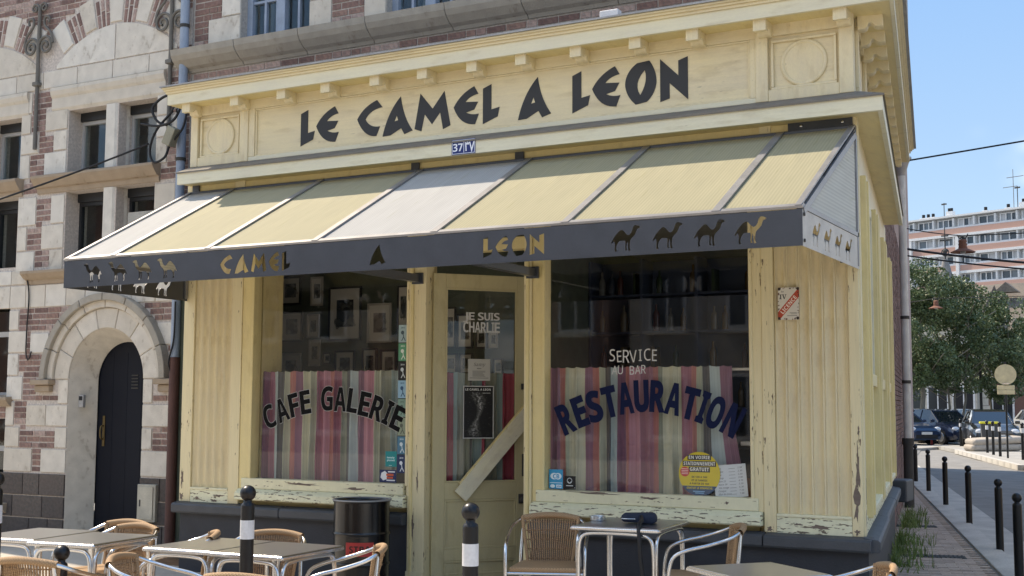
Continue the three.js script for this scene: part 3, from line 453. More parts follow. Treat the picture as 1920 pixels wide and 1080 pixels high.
    for (const [z, y] of [[AZ1 - 0.03, vy0 + 0.035], [AZ1 - 0.03, vy1 - 0.03]]) new G().add(new THREE.CylinderGeometry(0.011, 0.011, 0.008, 10).rotateZ(Math.PI / 2).translate(x + n * 0.007, y, z)).build('bolt', M.iron, awning);
  }
  // wall plates and brackets
  for (const [a, b] of [[-8.27, -8.19], [-5.80, -5.72], [-4.79, -4.71], [-2.52, -2.05]]) new G().rbox(a, b, AY0 + 0.005, AY0 + 0.085, 0.009, 0.03, 0.003).build('wall_plate', M.awnMetal, awning);
  for (const x of [-2.42, -2.12]) new G().add(new THREE.SphereGeometry(0.013, 10, 6).translate(x, AY0 + 0.05, 0.032)).build('bolt', M.alu, awning);
  for (const x of [-5.715, -4.62, -2.1]) { new G().rbox(x - 0.03, x + 0.03, 2.565, 2.63, 0.03, 1.47, 0.004).build('support_arm', M.awnMetal, awning); new G().rbox(x - 0.055, x + 0.055, 2.55, 2.645, 0.022, 0.045, 0.003).build('arm_plate', M.awnMetal, awning); }
}
// ---------------------------------------------------------------- lettering and print on glass and walls
const font = await new FontLoader().loadAsync('fonts/droid/droid_sans_bold.typeface.json');
const fontR = await new FontLoader().loadAsync('fonts/droid/droid_sans_regular.typeface.json');
const navy = phys([0.008, 0.013, 0.05], { roughness: 0.8, specularIntensity: 0.3 }), inkBlack = phys([0.006, 0.006, 0.007], { roughness: 0.8, specularIntensity: 0.3 }), inkWhite = std([0.62, 0.62, 0.60], { roughness: 0.7 });
function charShape(f, ch, size) { return f.generateShapes(ch, size); }
const capOf = new Map(); function cap(f) { if (!capOf.has(f)) { const g = new THREE.ShapeGeometry(f.generateShapes('H', 1)); g.computeBoundingBox(); capOf.set(f, g.boundingBox.max.y - g.boundingBox.min.y); } return capOf.get(f); }
function glyph(f, ch, h, sx, depth, bevel = 0) { const g = new THREE.ExtrudeGeometry(charShape(f, ch, h / cap(f)), { depth, bevelEnabled: bevel > 0, bevelSize: bevel, bevelThickness: 0.0002, bevelSegments: 1, curveSegments: 4 }); g.computeBoundingBox(); const b = g.boundingBox; g.translate(-(b.min.x + b.max.x) / 2, -h / 2, 0); g.scale(sx, 1, 1); return g; }
function arcText(word, f, xa, xb, yMid, sag, h, mat, parent, outline, gaps) {
  const xm = (xa + xb) / 2, hw = (xb - xa) / 2; const ws = [...word].map((c) => c === ' ' ? gaps : ({ I: 0.5, L: 0.85, E: 0.88, F: 0.85, M: 1.3 }[c] ?? 1)); const tot = ws.reduce((a, b) => a + b); let acc = 0;
  [...word].forEach((c, i) => {
    const w = ws[i] / tot * (xb - xa), x = xa + acc / tot * (xb - xa) + w / 2; acc += ws[i]; if (c === ' ') return;
    const u = (x - xm) / hw, y = yMid - sag * u * u + rr(-0.006, 0.006), rot = Math.atan(-2 * sag * u / hw) * 0.95 + rr(-0.04, 0.04);
    const put = (g, z) => { g.rotateZ(rot); g.translate(x, y, z); return g; };
    const g0 = glyph(f, c, h, 1, 0.0006); g0.computeBoundingBox(); const gw = g0.boundingBox.max.x - g0.boundingBox.min.x, sx = w * 0.86 / gw;
    if (outline) new G().add(put(glyph(f, c, h, sx, 0.0004, 0.0065), -0.0402)).build('letter_outline', inkWhite, parent);
    new G().add(put(glyph(f, c, h, sx, 0.0006, outline ? 0.003 : 0.008), -0.0386)).build('letter', mat, parent);
  });
}
arcText('CAFE GALERIE', font, -7.41, -5.885, 1.585, 0.20, 0.205, inkBlack, winL, true, 0.7);
arcText('RESTAURATION', font, -4.425, -2.92, 1.605, 0.215, 0.228, navy, winR, false, 0.5);
function strokeText(word, f, xa, xb, y, h, mat, parent, z, sx) { const step = (xb - xa) / word.length; [...word].forEach((c, i) => { if (c === ' ') return; const g = glyph(f, c, h * rr(0.92, 1.08), sx, 0.0006); g.rotateZ(rr(-0.06, 0.06)); g.translate(xa + step * (i + 0.5), y + rr(-0.006, 0.006), z); new G().add(g).build('letter', mat, parent); }); }
strokeText('SERVICE', fontR, -3.985, -3.575, 1.92, 0.092, inkWhite, winR, -0.0386, 0.85);
strokeText('AU BAR', fontR, -3.96, -3.67, 1.81, 0.064, inkWhite, winR, -0.0386, 0.85);

// printed sheets
const fit = (g, s, x, y, maxw) => { g.fillText(s, x, y, maxw); };
function stick(name, label, category, x, y, w, h, map, o = {}) { const s = sheet(name, w, h, o.t ?? 0.0012, map, null, o.mat || {}); s.position.set(x, y, o.z ?? -0.0388); if (o.rz) s.rotation.z = o.rz; tag(s, label, category, o.group); return s; }
// blue-and-white house number
stick('house_number_plate', 'blue enamel house number plate reading 37 on the lower cornice', 'number plate', -5.175, 3.648, 0.225, 0.125, canvasTex(256, 144, (g, w, h) => { g.fillStyle = '#182a6b'; g.fillRect(0, 0, w, h); g.strokeStyle = '#e8ecf4'; g.lineWidth = 5; g.strokeRect(8, 8, w - 16, h - 16); g.fillStyle = '#eef1f7'; g.font = 'bold 104px sans-serif'; g.textAlign = 'center'; g.textBaseline = 'middle'; g.fillText('37', 68, 76, 112); g.fillRect(130, 14, 6, h - 28); g.lineWidth = 13; g.strokeStyle = '#eef1f7'; g.beginPath(); g.moveTo(150, 32); g.quadraticCurveTo(160, 66, 170, 40); g.quadraticCurveTo(180, 68, 188, 34); g.moveTo(153, 36); g.lineTo(158, 118); g.stroke(); g.beginPath(); g.moveTo(196, 32); g.lineTo(218, 114); g.lineTo(242, 32); g.stroke(); }), { z: 0.203, t: 0.006 });
// rusty licence plate
stick('licence_plate', 'rusty white and red enamel licence IV plate on the right pilaster', 'sign', -2.538, 2.275, 0.155, 0.235, canvasTex(180, 272, (g, w, h) => { g.fillStyle = '#d9d3c6'; g.fillRect(0, 0, w, h); g.fillStyle = '#2c2a28'; g.font = 'bold 18px serif'; g.fillText('La', 26, 40); g.font = 'bold 56px serif'; g.fillText('IV', 12, 98); g.save(); g.translate(w / 2, h * 0.53); g.rotate(-0.86); g.fillStyle = '#b5452c'; g.fillRect(-150, -26, 300, 52); g.fillStyle = '#eee6d8'; g.font = 'bold 46px sans-serif'; g.textAlign = 'center'; g.textBaseline = 'middle'; g.fillText('LICENCE', 0, 2, 190); g.restore(); g.fillStyle = '#5a524a'; g.fillRect(100, 212, 62, 4); g.fillRect(112, 222, 50, 3); g.fillRect(80, 236, 84, 4);
  for (let i = 0; i < 46; i++) { const e = rnd(), x = e < .5 ? rr(0, w) : (rnd() < .5 ? rr(0, 12) : rr(w - 12, w)), y = e < .5 ? (rnd() < .3 ? rr(0, 10) : rr(h - 16, h)) : rr(0, h); g.fillStyle = ['#4a2c1c', '#6d3f25', '#3a2820'][i % 3]; g.beginPath(); g.ellipse(x, y, rr(2, 9), rr(2, 7), rr(0, 3), 0, TAU); g.fill(); } for (const [x, y] of [[10, 12], [170, 12], [10, 260], [170, 258]]) { g.fillStyle = '#33231b'; g.beginPath(); g.arc(x, y, 13, 0, TAU); g.fill(); } }), { z: 0.021, t: 0.004, rz: -0.015 });
// window stickers
stick('card_sticker', 'light blue bank card sticker low in the right window', 'sticker', -4.445, 0.955, 0.122, 0.15, canvasTex(160, 200, (g, w, h) => { g.fillStyle = '#3a9ccb'; g.fillRect(0, 0, w, h); g.fillStyle = '#e4f0f6'; g.beginPath(); g.ellipse(58, 70, 42, 34, 0, 0, TAU); g.fill(); g.beginPath(); g.ellipse(104, 70, 40, 34, 0, 0, TAU); g.fill(); g.fillStyle = '#3a9ccb'; g.font = 'bold 62px sans-serif'; g.textAlign = 'center'; g.fillText('CB', 82, 93); g.fillStyle = '#e4f0f6'; g.fillRect(8, 136, 144, 6); g.beginPath(); g.ellipse(42, 174, 28, 18, 0, 0, TAU); g.fill(); g.fillRect(84, 158, 60, 32); g.fillStyle = '#2c6ca5'; g.font = 'bold italic 24px sans-serif'; g.fillText('VISA', 114, 183); }));
stick('round_mark_sticker', 'small black square sticker with white round mark, right window', 'sticker', -4.322, 0.932, 0.10, 0.10, canvasTex(128, 128, (g, w, h) => { g.fillStyle = '#0f1012'; g.fillRect(0, 0, w, h); g.strokeStyle = '#cfd3d4'; g.lineWidth = 6; g.beginPath(); g.arc(60, 46, 26, 0, TAU); g.stroke(); g.beginPath(); g.arc(60, 52, 16, Math.PI, 0, true); g.stroke(); g.fillStyle = '#cfd3d4'; g.fillRect(22, 92, 76, 8); g.fillRect(114, 112, 8, 8); }));
{ // round yellow parking sticker
  const m = canvasTex(320, 320, (g, w, h) => { g.fillStyle = '#d8c022'; g.fillRect(0, 0, w, h); g.fillStyle = '#23476b'; g.fillRect(0, 248, w, 90); g.textAlign = 'center'; const line = (s, y, f, sz, mw) => { g.font = `bold ${sz}px sans-serif`; const tw = Math.min(g.measureText(s).width, mw); g.fillStyle = '#1b1d22'; g.fillRect(160 - tw / 2 - 7, y - sz * 0.86, tw + 14, sz * 1.08); g.fillStyle = '#f2efe2'; g.fillText(s, 160, y, mw); }; line('EN VOIRIE', 52, 0, 34, 180); line('STATIONNEMENT', 98, 0, 36, 244); line('GRATUIT', 140, 0, 36, 150); g.fillStyle = '#c4322d'; g.beginPath(); g.arc(48, 146, 36, 0, TAU); g.fill(); g.fillStyle = '#f4dcd4'; for (let i = 0; i < 4; i++) g.fillRect(22, 124 + i * 12, 52, 4); g.fillStyle = '#20242a'; g.font = 'bold 19px sans-serif'; g.fillText('DE 12H A 14H', 160, 190, 220); g.fillText('ET LE SAMEDI', 160, 214, 230); g.fillText('A PARTIR DE 16H', 160, 238, 180); g.fillStyle = '#d8c022'; g.font = 'bold 21px sans-serif'; g.fillText('GRATUIT LE DIMANCHE', 160, 270, 200); g.fillStyle = '#7fb2d8'; g.fillRect(110, 284, 90, 6); g.fillRect(126, 296, 70, 6); });
  const r = 0.163, g = new THREE.CylinderGeometry(r, r, 0.0014, 40); g.rotateX(Math.PI / 2); const p = g.attributes.position, uv = g.attributes.uv; for (let i = 0; i < p.count; i++) uv.setXY(i, p.getX(i) / (2 * r) + 0.5, p.getY(i) / (2 * r) + 0.5); const o = mesh('parking_sticker', g, std([1, 1, 1], { map: m, roughness: 0.6 })); o.position.set(-3.255, 1.03, -0.049); tag(o, 'round yellow and navy free parking sticker in the right window', 'sticker');
}
{ const s = stick('price_sheet', 'white handwritten price sheet leaning in the right window corner', 'sheet', -3.015, 0.985, 0.25, 0.24, canvasTex(256, 256, (g, w, h) => { g.fillStyle = '#cdd2d3'; g.fillRect(0, 0, w, h); g.strokeStyle = '#3c4046'; g.lineWidth = 3; g.font = 'italic 18px serif'; g.fillStyle = '#33373d'; for (let i = 0; i < 9; i++) { const y = 34 + i * 25; const t = ['Cafe', 'Creme', 'The', 'Sirop', 'Biere 25', 'Biere 50', 'Vin rouge', 'Croque', 'Plat du jour'][i]; g.fillText(t, 20 + rr(0, 10), y); g.fillText(`${(1.5 + i * 0.8).toFixed(2)}`, 190, y); g.fillRect(120, y - 3, 50, 2); } }), { z: -0.053, rz: 0.10 }); s.rotation.x = -0.04; }
// guide stickers climbing the right edge of the left window
{
  const cols = [['#9fb7bd', '#3f5560'], ['#5a9a78', '#dfe9e0'], ['#14181a', '#c8d2d6'], ['#8fb6cf', '#2a4f74'], ['#7e9c8e', '#4c5f58'], ['#8e9a84', '#565c50'], ['#4f7d96', '#cfdde4'], ['#24355e', '#dfe4ec']];
  const words = ['topmost', 'green', 'black', 'sky blue', 'sage', 'olive', 'steel blue', 'navy, lowest'];
  cols.forEach(([bg, fg], i) => { const m = canvasTex(96, 160, (g, w, h) => { g.fillStyle = bg; g.fillRect(0, 0, w, h); g.fillStyle = fg; g.font = 'bold 20px sans-serif'; g.textAlign = 'center'; g.fillText(`20${12 + i}`, 48, 32); g.beginPath(); g.arc(44, 70, 18, 0, TAU); g.fill(); g.strokeStyle = fg; g.lineWidth = 9; g.beginPath(); g.moveTo(50, 78); g.lineTo(56, 110); g.lineTo(34, 146); g.moveTo(56, 110); g.lineTo(78, 146); g.stroke(); });
    stick('guide_sticker', `narrow guide sticker in the column at the left window's edge, ${words[i]}`, 'sticker', -5.906, 2.14 - i * 0.158, 0.085, 0.15, m, { group: 'guide stickers in a column' }); });
  stick('travel_sticker', 'teal travel guide sticker low in the left window', 'sticker', -6.01, 1.075, 0.115, 0.13, canvasTex(96, 128, (g, w, h) => { g.fillStyle = '#178a8c'; g.fillRect(0, 0, w, h); g.fillStyle = '#dff0ef'; g.font = 'bold 22px sans-serif'; g.fillText('lonely', 12, 60); g.fillText('planet', 12, 82); g.fillRect(30, 116, 26, 3); }));
  stick('map_sticker', 'navy sticker with white map and red print, left window corner', 'sticker', -6.04, 0.93, 0.17, 0.105, canvasTex(192, 120, (g, w, h) => { g.fillStyle = '#22305c'; g.fillRect(0, 0, w, h); g.fillStyle = '#e6e8ec'; g.beginPath(); g.moveTo(20, 30); g.lineTo(60, 10); g.lineTo(90, 34); g.lineTo(84, 90); g.lineTo(40, 104); g.lineTo(10, 74); g.fill(); g.fillStyle = '#c85a3a'; g.fillRect(76, 36, 84, 22); g.fillRect(80, 66, 74, 18); g.fillStyle = '#e6e8ec'; g.fillRect(96, 12, 80, 12); g.fillRect(80, 94, 96, 12); }));
}
// things on the door glass (door frame coordinates)
function onDoor(o, x, y, z = 0.006) { const l = new THREE.Matrix4().makeTranslation(x, y, z).premultiply(doorM); l.decompose(o.position, o.quaternion, o.scale); return o; }
tag(onDoor(sheet('door_menu', 0.20, 0.185, 0.001, canvasTex(200, 190, (g, w, h) => { g.fillStyle = '#bdbbb2'; g.fillRect(0, 0, w, h); g.fillStyle = '#4a4a48'; g.font = 'italic 40px serif'; g.textAlign = 'center'; g.fillText('Samy', 100, 62); g.font = 'bold 14px sans-serif'; g.fillText('MENU', 100, 88); for (let i = 0; i < 6; i++) g.fillRect(40, 104 + i * 9, rr(90, 120), 3); g.fillRect(16, 164, 168, 4); }), null), 0.414, 1.764), 'small cream printed card taped to the door glass', 'card');
tag(onDoor(sheet('door_poster', 0.275, 0.445, 0.001, canvasTex(220, 356, (g, w, h) => { g.fillStyle = '#c9c9c6'; g.fillRect(0, 0, w, h); g.fillStyle = '#0c0c0d'; g.fillRect(6, 6, w - 12, h - 12); for (let i = 0; i < 900; i++) { const v = rnd(), yy = 46 + v * 296, cxx = 92 + 26 * Math.sin(v * 5.2) + 14 * v, d = rr(-1, 1), wv = 34 + 20 * Math.sin(v * 7 + 1), k = Math.max(0, 1 - Math.abs(d)), q = Math.floor(clamp(40 + 190 * k * (0.55 + 0.6 * n2(v * 9, d * 2)), 10, 225)); g.fillStyle = `rgba(${q},${q},${q - 4},0.5)`; g.beginPath(); g.ellipse(cxx + d * wv, yy, rr(2, 8), rr(2, 10), rr(0, 3), 0, TAU); g.fill(); } for (let i = 0; i < 160; i++) { const q = Math.floor(rr(18, 70)); g.fillStyle = `rgb(${q},${q},${q})`; g.fillRect(rr(12, 200), rr(40, 340), rr(2, 12), rr(1, 5)); } g.fillStyle = '#e8e8e4'; g.font = 'bold 22px sans-serif'; g.fillText('LE CAMEL A LEON', 14, 32, 190); g.font = 'bold 9px sans-serif'; g.fillText('EXPO PHOTO', 140, 52); }), null), 0.41, 1.405), 'black and white photo poster on the door glass', 'poster');
{
  const t = thing('window_slogan', 'white JE SUIS CHARLIE lettering high on the door glass', 'lettering', [0, 0, 0], undefined, true); doorM.decompose(t.position, t.quaternion, t.scale);
  const word = (s, x0, x1, y, h) => { const ws = [...s].map((c) => c === ' ' ? 0.45 : c === 'I' ? 0.5 : c === 'J' ? 0.8 : c === 'L' ? 0.85 : 1), tot = ws.reduce((a, b) => a + b); let acc = 0; [...s].forEach((c, i) => { const w = ws[i] / tot * (x1 - x0), x = x0 + acc / tot * (x1 - x0) + w / 2; acc += ws[i]; if (c === ' ') return; const g0 = glyph(font, c, h, 1, 0.0006); g0.computeBoundingBox(); const gw = g0.boundingBox.max.x - g0.boundingBox.min.x; const g = glyph(font, c, h, w * 0.93 / gw, 0.0004); g.translate(x, y, 0.0034); new G().add(g).build('letter', inkWhite, t); }); };
  word('JE SUIS', 0.268, 0.601, 2.222, 0.066); word('CHARLIE', 0.266, 0.603, 2.128, 0.09);
}
// curtains on rods: striped cotton, gathered
{
  const P = { mauve: '#9c6876', pink: '#b98490', grey: '#b4c2c0', dark: '#585859', sage: '#b2b69f', rust: '#ad716a', cream: '#c6c5aa', plum: '#855f72', olive: '#8a8d7b', red: '#9c4250', teal: '#8a9c96' };
  const mk = (name, label, stripes, x0, x1, y0, y1, z, folds, xf) => {
    const m = canvasTex(1024, 64, (g, w, h) => { const tot = stripes.reduce((a, s) => a + s[1], 0); let x = 0; for (const [c, ww] of stripes) { const pw = ww / tot * w; g.fillStyle = P[c]; g.fillRect(x, 0, pw + 1, h); for (let k = 0; k < pw / 3; k++) { g.fillStyle = `rgba(${k % 2 ? '255,255,255' : '0,0,0'},0.05)`; g.fillRect(x + rr(0, pw), 0, 2, h); } x += pw; } });
    const NX_ = 220, NY_ = 12, pos = [], uv = [], idx = [];
    for (let j = 0; j <= NY_; j++) for (let i = 0; i <= NX_; i++) { const u = i / NX_, v = j / NY_; const ph = folds * u * TAU + 2.2 * n2(u * 5, 3.3) + 0.5 * n2(u * 3, v * 2); const amp = (0.014 + 0.014 * (1 - v)) * (0.75 + 0.6 * n2b(u * 7, 1.7)); const x = x0 + (x1 - x0) * u + 0.006 * Math.cos(ph) + (xf ? xf(u, v) : 0) + 0.006 * n2(u * 9, v * 1.5), yy = y0 + (y1 - y0) * v + (v > 0.95 ? 0.004 * Math.sin(ph) : 0); pos.push(x, yy, z + amp * Math.sin(ph)); uv.push(u, v); }
    for (let j = 0; j < NY_; j++) for (let i = 0; i < NX_; i++) { const a = j * (NX_ + 1) + i, b = a + 1, c = a + NX_ + 1, d = c + 1; idx.push(a, b, d, a, d, c); }
    const g = new THREE.BufferGeometry(); g.setAttribute('position', new THREE.Float32BufferAttribute(pos, 3)); g.setAttribute('uv', new THREE.Float32BufferAttribute(uv, 2)); g.setIndex(idx); g.computeVertexNormals();
    const t = thing(name, label, 'curtain', [(x0 + x1) / 2, y0, z]); mesh('cloth', g, phys([1, 1, 1], { map: m, roughness: 0.95, transmission: 0.15, thickness: 0, side: THREE.DoubleSide }), t); return t;
  };
  const a = mk('half_curtain', 'striped pink, sage and charcoal half curtain in the left window', [['plum', 5], ['mauve', 4], ['grey', 3], ['dark', 5], ['sage', 3], ['rust', 5], ['plum', 5], ['cream', 6], ['sage', 3], ['mauve', 5], ['pink', 5], ['rust', 4], ['mauve', 4], ['olive', 4], ['dark', 3], ['grey', 4], ['plum', 5], ['pink', 6], ['sage', 6], ['olive', 6], ['teal', 4], ['mauve', 1]], -7.52, -6.02, 0.80, 1.832, -0.155, 17);
  new G().bar([-7.6, 1.812, -0.20], [-5.85, 1.812, -0.20], 0.008).build('curtain_rod', M.white, a);
  const b = mk('half_curtain', 'striped rose, cream and grey half curtain in the right window', [['mauve', 4], ['pink', 5], ['plum', 5], ['rust', 3], ['sage', 3], ['cream', 9], ['plum', 6], ['rust', 3], ['sage', 4], ['dark', 4], ['grey', 4], ['plum', 4], ['rust', 3], ['pink', 7], ['mauve', 7], ['rust', 3], ['olive', 3], ['cream', 10], ['mauve', 6], ['rust', 3], ['sage', 4], ['dark', 4], ['grey', 5], ['plum', 7]], -4.66, -3.03, 0.80, 1.836, -0.155, 19, (u, v) => u > 0.85 ? (u - 0.85) * 0.9 * (1 - v) * (1 - v) : 0);
  new G().bar([-4.66, 1.812, -0.20], [-2.76, 1.812, -0.20], 0.011).build('curtain_rod', M.paper, b);
  const c = mk('half_curtain', 'red, grey and teal striped half curtain behind the door glass', [['red', 5], ['teal', 3], ['olive', 7], ['dark', 1], ['teal', 6], ['red', 3], ['olive', 7], ['teal', 3], ['red', 7]], 0.12, 0.745, 0.80, 1.74, -0.045, 6);
  c.position.set(0.445, 0.80, -0.045); const m = new THREE.Matrix4().makeTranslation(0.445, 0.80, -0.045).premultiply(doorM); m.decompose(c.position, c.quaternion, c.scale); c.children.forEach((k) => k.position.set(-0.445, -0.80, 0.045));
}
// ---------------------------------------------------------------- masonry tools
const boxGeo = {};                                                           // shared block geometries, sizes rounded to 5 mm
function blockGeo(w, h, d, bev) { const k = [w, h, d].map((v) => Math.max(0.005, Math.round(v / 0.005) * 0.005).toFixed(3)).join() + bev; if (!boxGeo[k]) { const [a, b, c] = k.replace(/(true|false)$/, '').split(',').map(parseFloat); boxGeo[k] = uvMetres(bev ? new RoundedBoxGeometry(a, b, c, 1, 0.006) : new THREE.BoxGeometry(a, b, c)); } return boxGeo[k]; }
function block(name, x0, x1, y0, y1, zf, proud, mat, parent, bev = false) { let g = blockGeo(x1 - x0, y1 - y0, 0.06, bev); if (bev) { g = g.clone(); const u = g.attributes.uv, a = rr(0, 9), b = rr(0, 9); for (let i = 0; i < u.count; i++) u.setXY(i, u.getX(i) + a, u.getY(i) + b); } const o = mesh(name, g, mat, parent); o.position.add(V((x0 + x1) / 2, (y0 + y1) / 2, zf + proud - 0.03)); return o; }
// bricks in courses over what the blockers leave free
function brickwork(parent, zf, x0, x1, y0, y1, blockers, cap, count, ch = 0.068, filter) {
  const rest = []; let row = 0;
  for (let y = y0; y < y1 - 0.03; y += ch, row++) {
    const ym = y + ch / 2; let iv = [[x0, x1]];
    for (const b of blockers) { const r = typeof b === 'function' ? b(ym) : (ym > b[2] - 0.02 && ym < b[3] + 0.02 ? [b[0], b[1]] : null); if (!r) continue; const nx = []; for (const [a, c] of iv) { if (r[1] <= a || r[0] >= c) nx.push([a, c]); else { if (r[0] > a) nx.push([a, r[0]]); if (r[1] < c) nx.push([r[1], c]); } } iv = nx; }
    for (const [a, c] of iv) { let x = a + 0.008; const first = row % 2 ? 0.11 : 0.2; let k = 0; while (x < c - 0.035) { let w = (k === 0 ? first : (rnd() < 0.35 ? 0.105 : 0.205)) * rr(0.93, 1.05); if (x + w > c - 0.06) w = c - 0.008 - x; if (w < 0.03) break;
      const X0 = x, X1 = x + w, Y0 = y + 0.006 + rr(-0.002, 0.002), Y1 = y + ch - 0.007 + rr(-0.002, 0.002), pr = rr(0.002, 0.009), mt = M.bricks[Math.min(5, Math.floor(rnd() * 6))];
      if (!filter || filter((X0 + X1) / 2, ym)) { if (count.n < cap) { count.n++; const o = block('brick', X0, X1, Y0, Y1, zf, pr, mt, parent); o.rotation.z = rr(-0.006, 0.006); } else { const g = new THREE.BoxGeometry(X1 - X0, Y1 - Y0, 0.06); g.translate((X0 + X1) / 2, (Y0 + Y1) / 2, zf + pr - 0.03); rest.push(uvMetres(g)); } }
      x += w + 0.012; k++; } }
  }
  return rest;
}
// ---------------------------------------------------------------- the stone and brick house on the left
const house = thing('stone_house', 'pale stone and red brick house with arched doorway beside the cafe', 'house', [-11, 0, -1.5]);
{
  const Z = -1.0, X0 = -15.2, X1 = -9.29; const cnt = { n: 0 };
  // openings
  const wins = [];                                                           // [x0,x1,y0,y1]
  for (const dx of [0, -2.13 * 1]) { wins.push([-11.12 + dx, -10.53 + dx, 4.12, 4.86], [-10.36 + dx + 0.02, -9.77 + dx - 0.12 + 0.12, 4.12, 4.86], [-11.12 + dx, -10.53 + dx, 3.10, 3.92], [-10.34 + dx, -9.77 + dx, 3.10, 3.92]); }
  wins.push([-12.7, -11.96, 1.60, 2.82], [-12.7, -11.96, 0.4, 1.36]);
  const dcx = -10.40, dhw = 0.56, dspr = 1.80;                               // outer face of door arch: centre, half width, springing
  const archPath = (cx, hw, spr, y0, pts = 20) => { const a = [[cx - hw, y0]]; for (let i = 0; i <= pts; i++) { const t = Math.PI - Math.PI * i / pts; a.push([cx + hw * Math.cos(t), spr + hw * Math.sin(t)]); } a.push([cx + hw, y0]); return a; };
  const s = rect(X0, X1, -0.2, 10.6); for (const w of wins) s.holes.push(pathOf([[w[0], w[2]], [w[1], w[2]], [w[1], w[3]], [w[0], w[3]]])); s.holes.push(pathOf(archPath(dcx, dhw, dspr, -0.05)));
  const e = new THREE.ExtrudeGeometry(s, { depth: 0.32, bevelEnabled: false }); e.translate(0, 0, Z - 0.32); new G().add(e).build('wall', M.mortar, house);
  new G().box(X0, X1 - 0.01, 10.6, 10.75, Z - 6, Z).box(X0, X0 + 0.2, 0, 10.6, Z - 6, Z - 0.33).build('roof_slab', M.flash, house);
  new G().box(X0 + 0.2, X1 - 0.12, 0, 10.6, Z - 5.0, Z - 4.9).build('inner_wall', M.plaster, house); new G().box(X1 - 0.12, X1 - 0.02, 0, 10.6, Z - 5.0, Z - 0.95).build('inner_wall', M.plaster, house); for (const y of [2.86, 5.9]) new G().box(X0 + 0.2, X1 - 0.13, y, y + 0.15, Z - 4.89, Z - 0.33).build('inner_floor', M.floorWood, house);
  const stones = []; const st = (x0, x1, y0, y1, m = M.stone, pr = 0.014, name = 'stone_block') => { stones.push([x0, x1, y0, y1]); block(name, x0 + 0.004, x1 - 0.004, y0 + 0.004, y1 - 0.004, Z, pr, m, house, true); };
  const rs = () => [M.stone, M.stone, M.stone2, M.stone3][Math.floor(rnd() * 4)];
  const runSt = (xs, y0, y1) => { for (let i = 0; i < xs.length - 1; i++) st(xs[i], xs[i + 1], y0, y1, rs()); };
  // dark plinth courses
  const pl = (xs, y0, y1) => { for (let i = 0; i < xs.length - 1; i++) st(xs[i], xs[i + 1], y0, y1, M.plinthStone[Math.floor(rnd() * 3)], 0.02, 'plinth_block'); };
  pl([-15.1, -14.5, -13.8, -13.2, -12.6, -12.05, -11.62, -11.36, dcx - dhw], 0.51, 0.755); pl([-15.1, -14.3, -13.6, -13.0, -12.35, -11.78, -11.3, dcx - dhw], 0.265, 0.505); pl([-13.2, -12.6, -11.98, -11.5, -11.2, dcx - dhw], 0.02, 0.26);
  pl([dcx + dhw, -9.55, X1], 0.51, 0.755); pl([dcx + dhw, -9.62, X1], 0.265, 0.505); pl([dcx + dhw, -9.5, X1], 0.02, 0.26);
  // doorway jambs and bands, left and right
  const dl = dcx - dhw, dr = dcx + dhw;
  runSt([-11.96, -11.5], 0.765, 1.03); runSt([-11.36, dl], 0.765, 1.03); runSt([dr, -9.42], 0.765, 1.04);
  runSt([-11.15, dl], 1.04, 1.27); runSt([dr, -9.69], 1.05, 1.28); runSt([-11.96, -11.72], 1.04, 1.27);
  runSt([-11.62, -11.3, dl], 1.28, 1.52); runSt([dr, -9.40], 1.29, 1.53); runSt([-11.96, -11.82], 1.28, 1.56);
  runSt([-11.12, dl], 1.53, 1.80); runSt([dr, -9.70], 1.54, 1.80); runSt([-11.96, -11.70], 1.57, 1.84); runSt([-11.96, -11.78], 1.85, 2.1); runSt([-11.96, -11.66], 2.11, 2.36); runSt([-11.6, -11.3], 2.10, 2.33); runSt([-9.66, X1 + 0.01], 2.16, 2.40); runSt([-9.52, -9.37], 1.90, 2.0); runSt([-11.96, -11.80], 2.37, 2.60);
  runSt([-15.1, -14.4, -13.7, -13, -12.4, -11.96, -11.70, -11.38, -11.05, -10.75, -10.4, -10.05, -9.7, X1], 2.62, 2.88);
  runSt([-13, -12.45, -11.95, -11.66], 2.89, 3.06); runSt([-11.66, -11.3, -10.9, -10.5, -10.1, -9.72, X1], 2.89, 3.0);
  // arch: voussoirs and hood mould built stone by stone
  const wedge = (cx, cy, r0, r1, a0, a1, z0, z1, name, mat) => { const p = [], n = 6; for (let i = 0; i <= n; i++) { const a = a0 + (a1 - a0) * i / n; p.push([cx + r1 * Math.cos(a), cy + r1 * Math.sin(a)]); } for (let i = n; i >= 0; i--) { const a = a0 + (a1 - a0) * i / n; p.push([cx + r0 * Math.cos(a), cy + r0 * Math.sin(a)]); } const g = new THREE.ExtrudeGeometry(poly(p), { depth: z1 - z0 - 0.012, bevelEnabled: true, bevelSize: 0.006, bevelThickness: 0.006, bevelOffset: -0.006, bevelSegments: 1, curveSegments: 2 }); g.translate(0, 0, z0 + 0.006); new G().add(g).build(name, mat, house); };
  for (let i = 0; i < 7; i++) wedge(dcx, dspr, dhw, 0.78, Math.PI * i / 7 + 0.006, Math.PI * (i + 1) / 7 - 0.006, Z - 0.05, Z + 0.016, 'arch_stone', rs());
  for (let i = 0; i < 8; i++) { wedge(dcx, dspr, 0.785, 0.90, Math.PI * i / 8 + 0.005, Math.PI * (i + 1) / 8 - 0.005, Z - 0.03, Z + 0.05, 'hood_stone', M.stone2); wedge(dcx, dspr, 0.86, 0.94, Math.PI * i / 8 + 0.005, Math.PI * (i + 1) / 8 - 0.005, Z - 0.03, Z + 0.10, 'hood_stone', M.greyStone); }
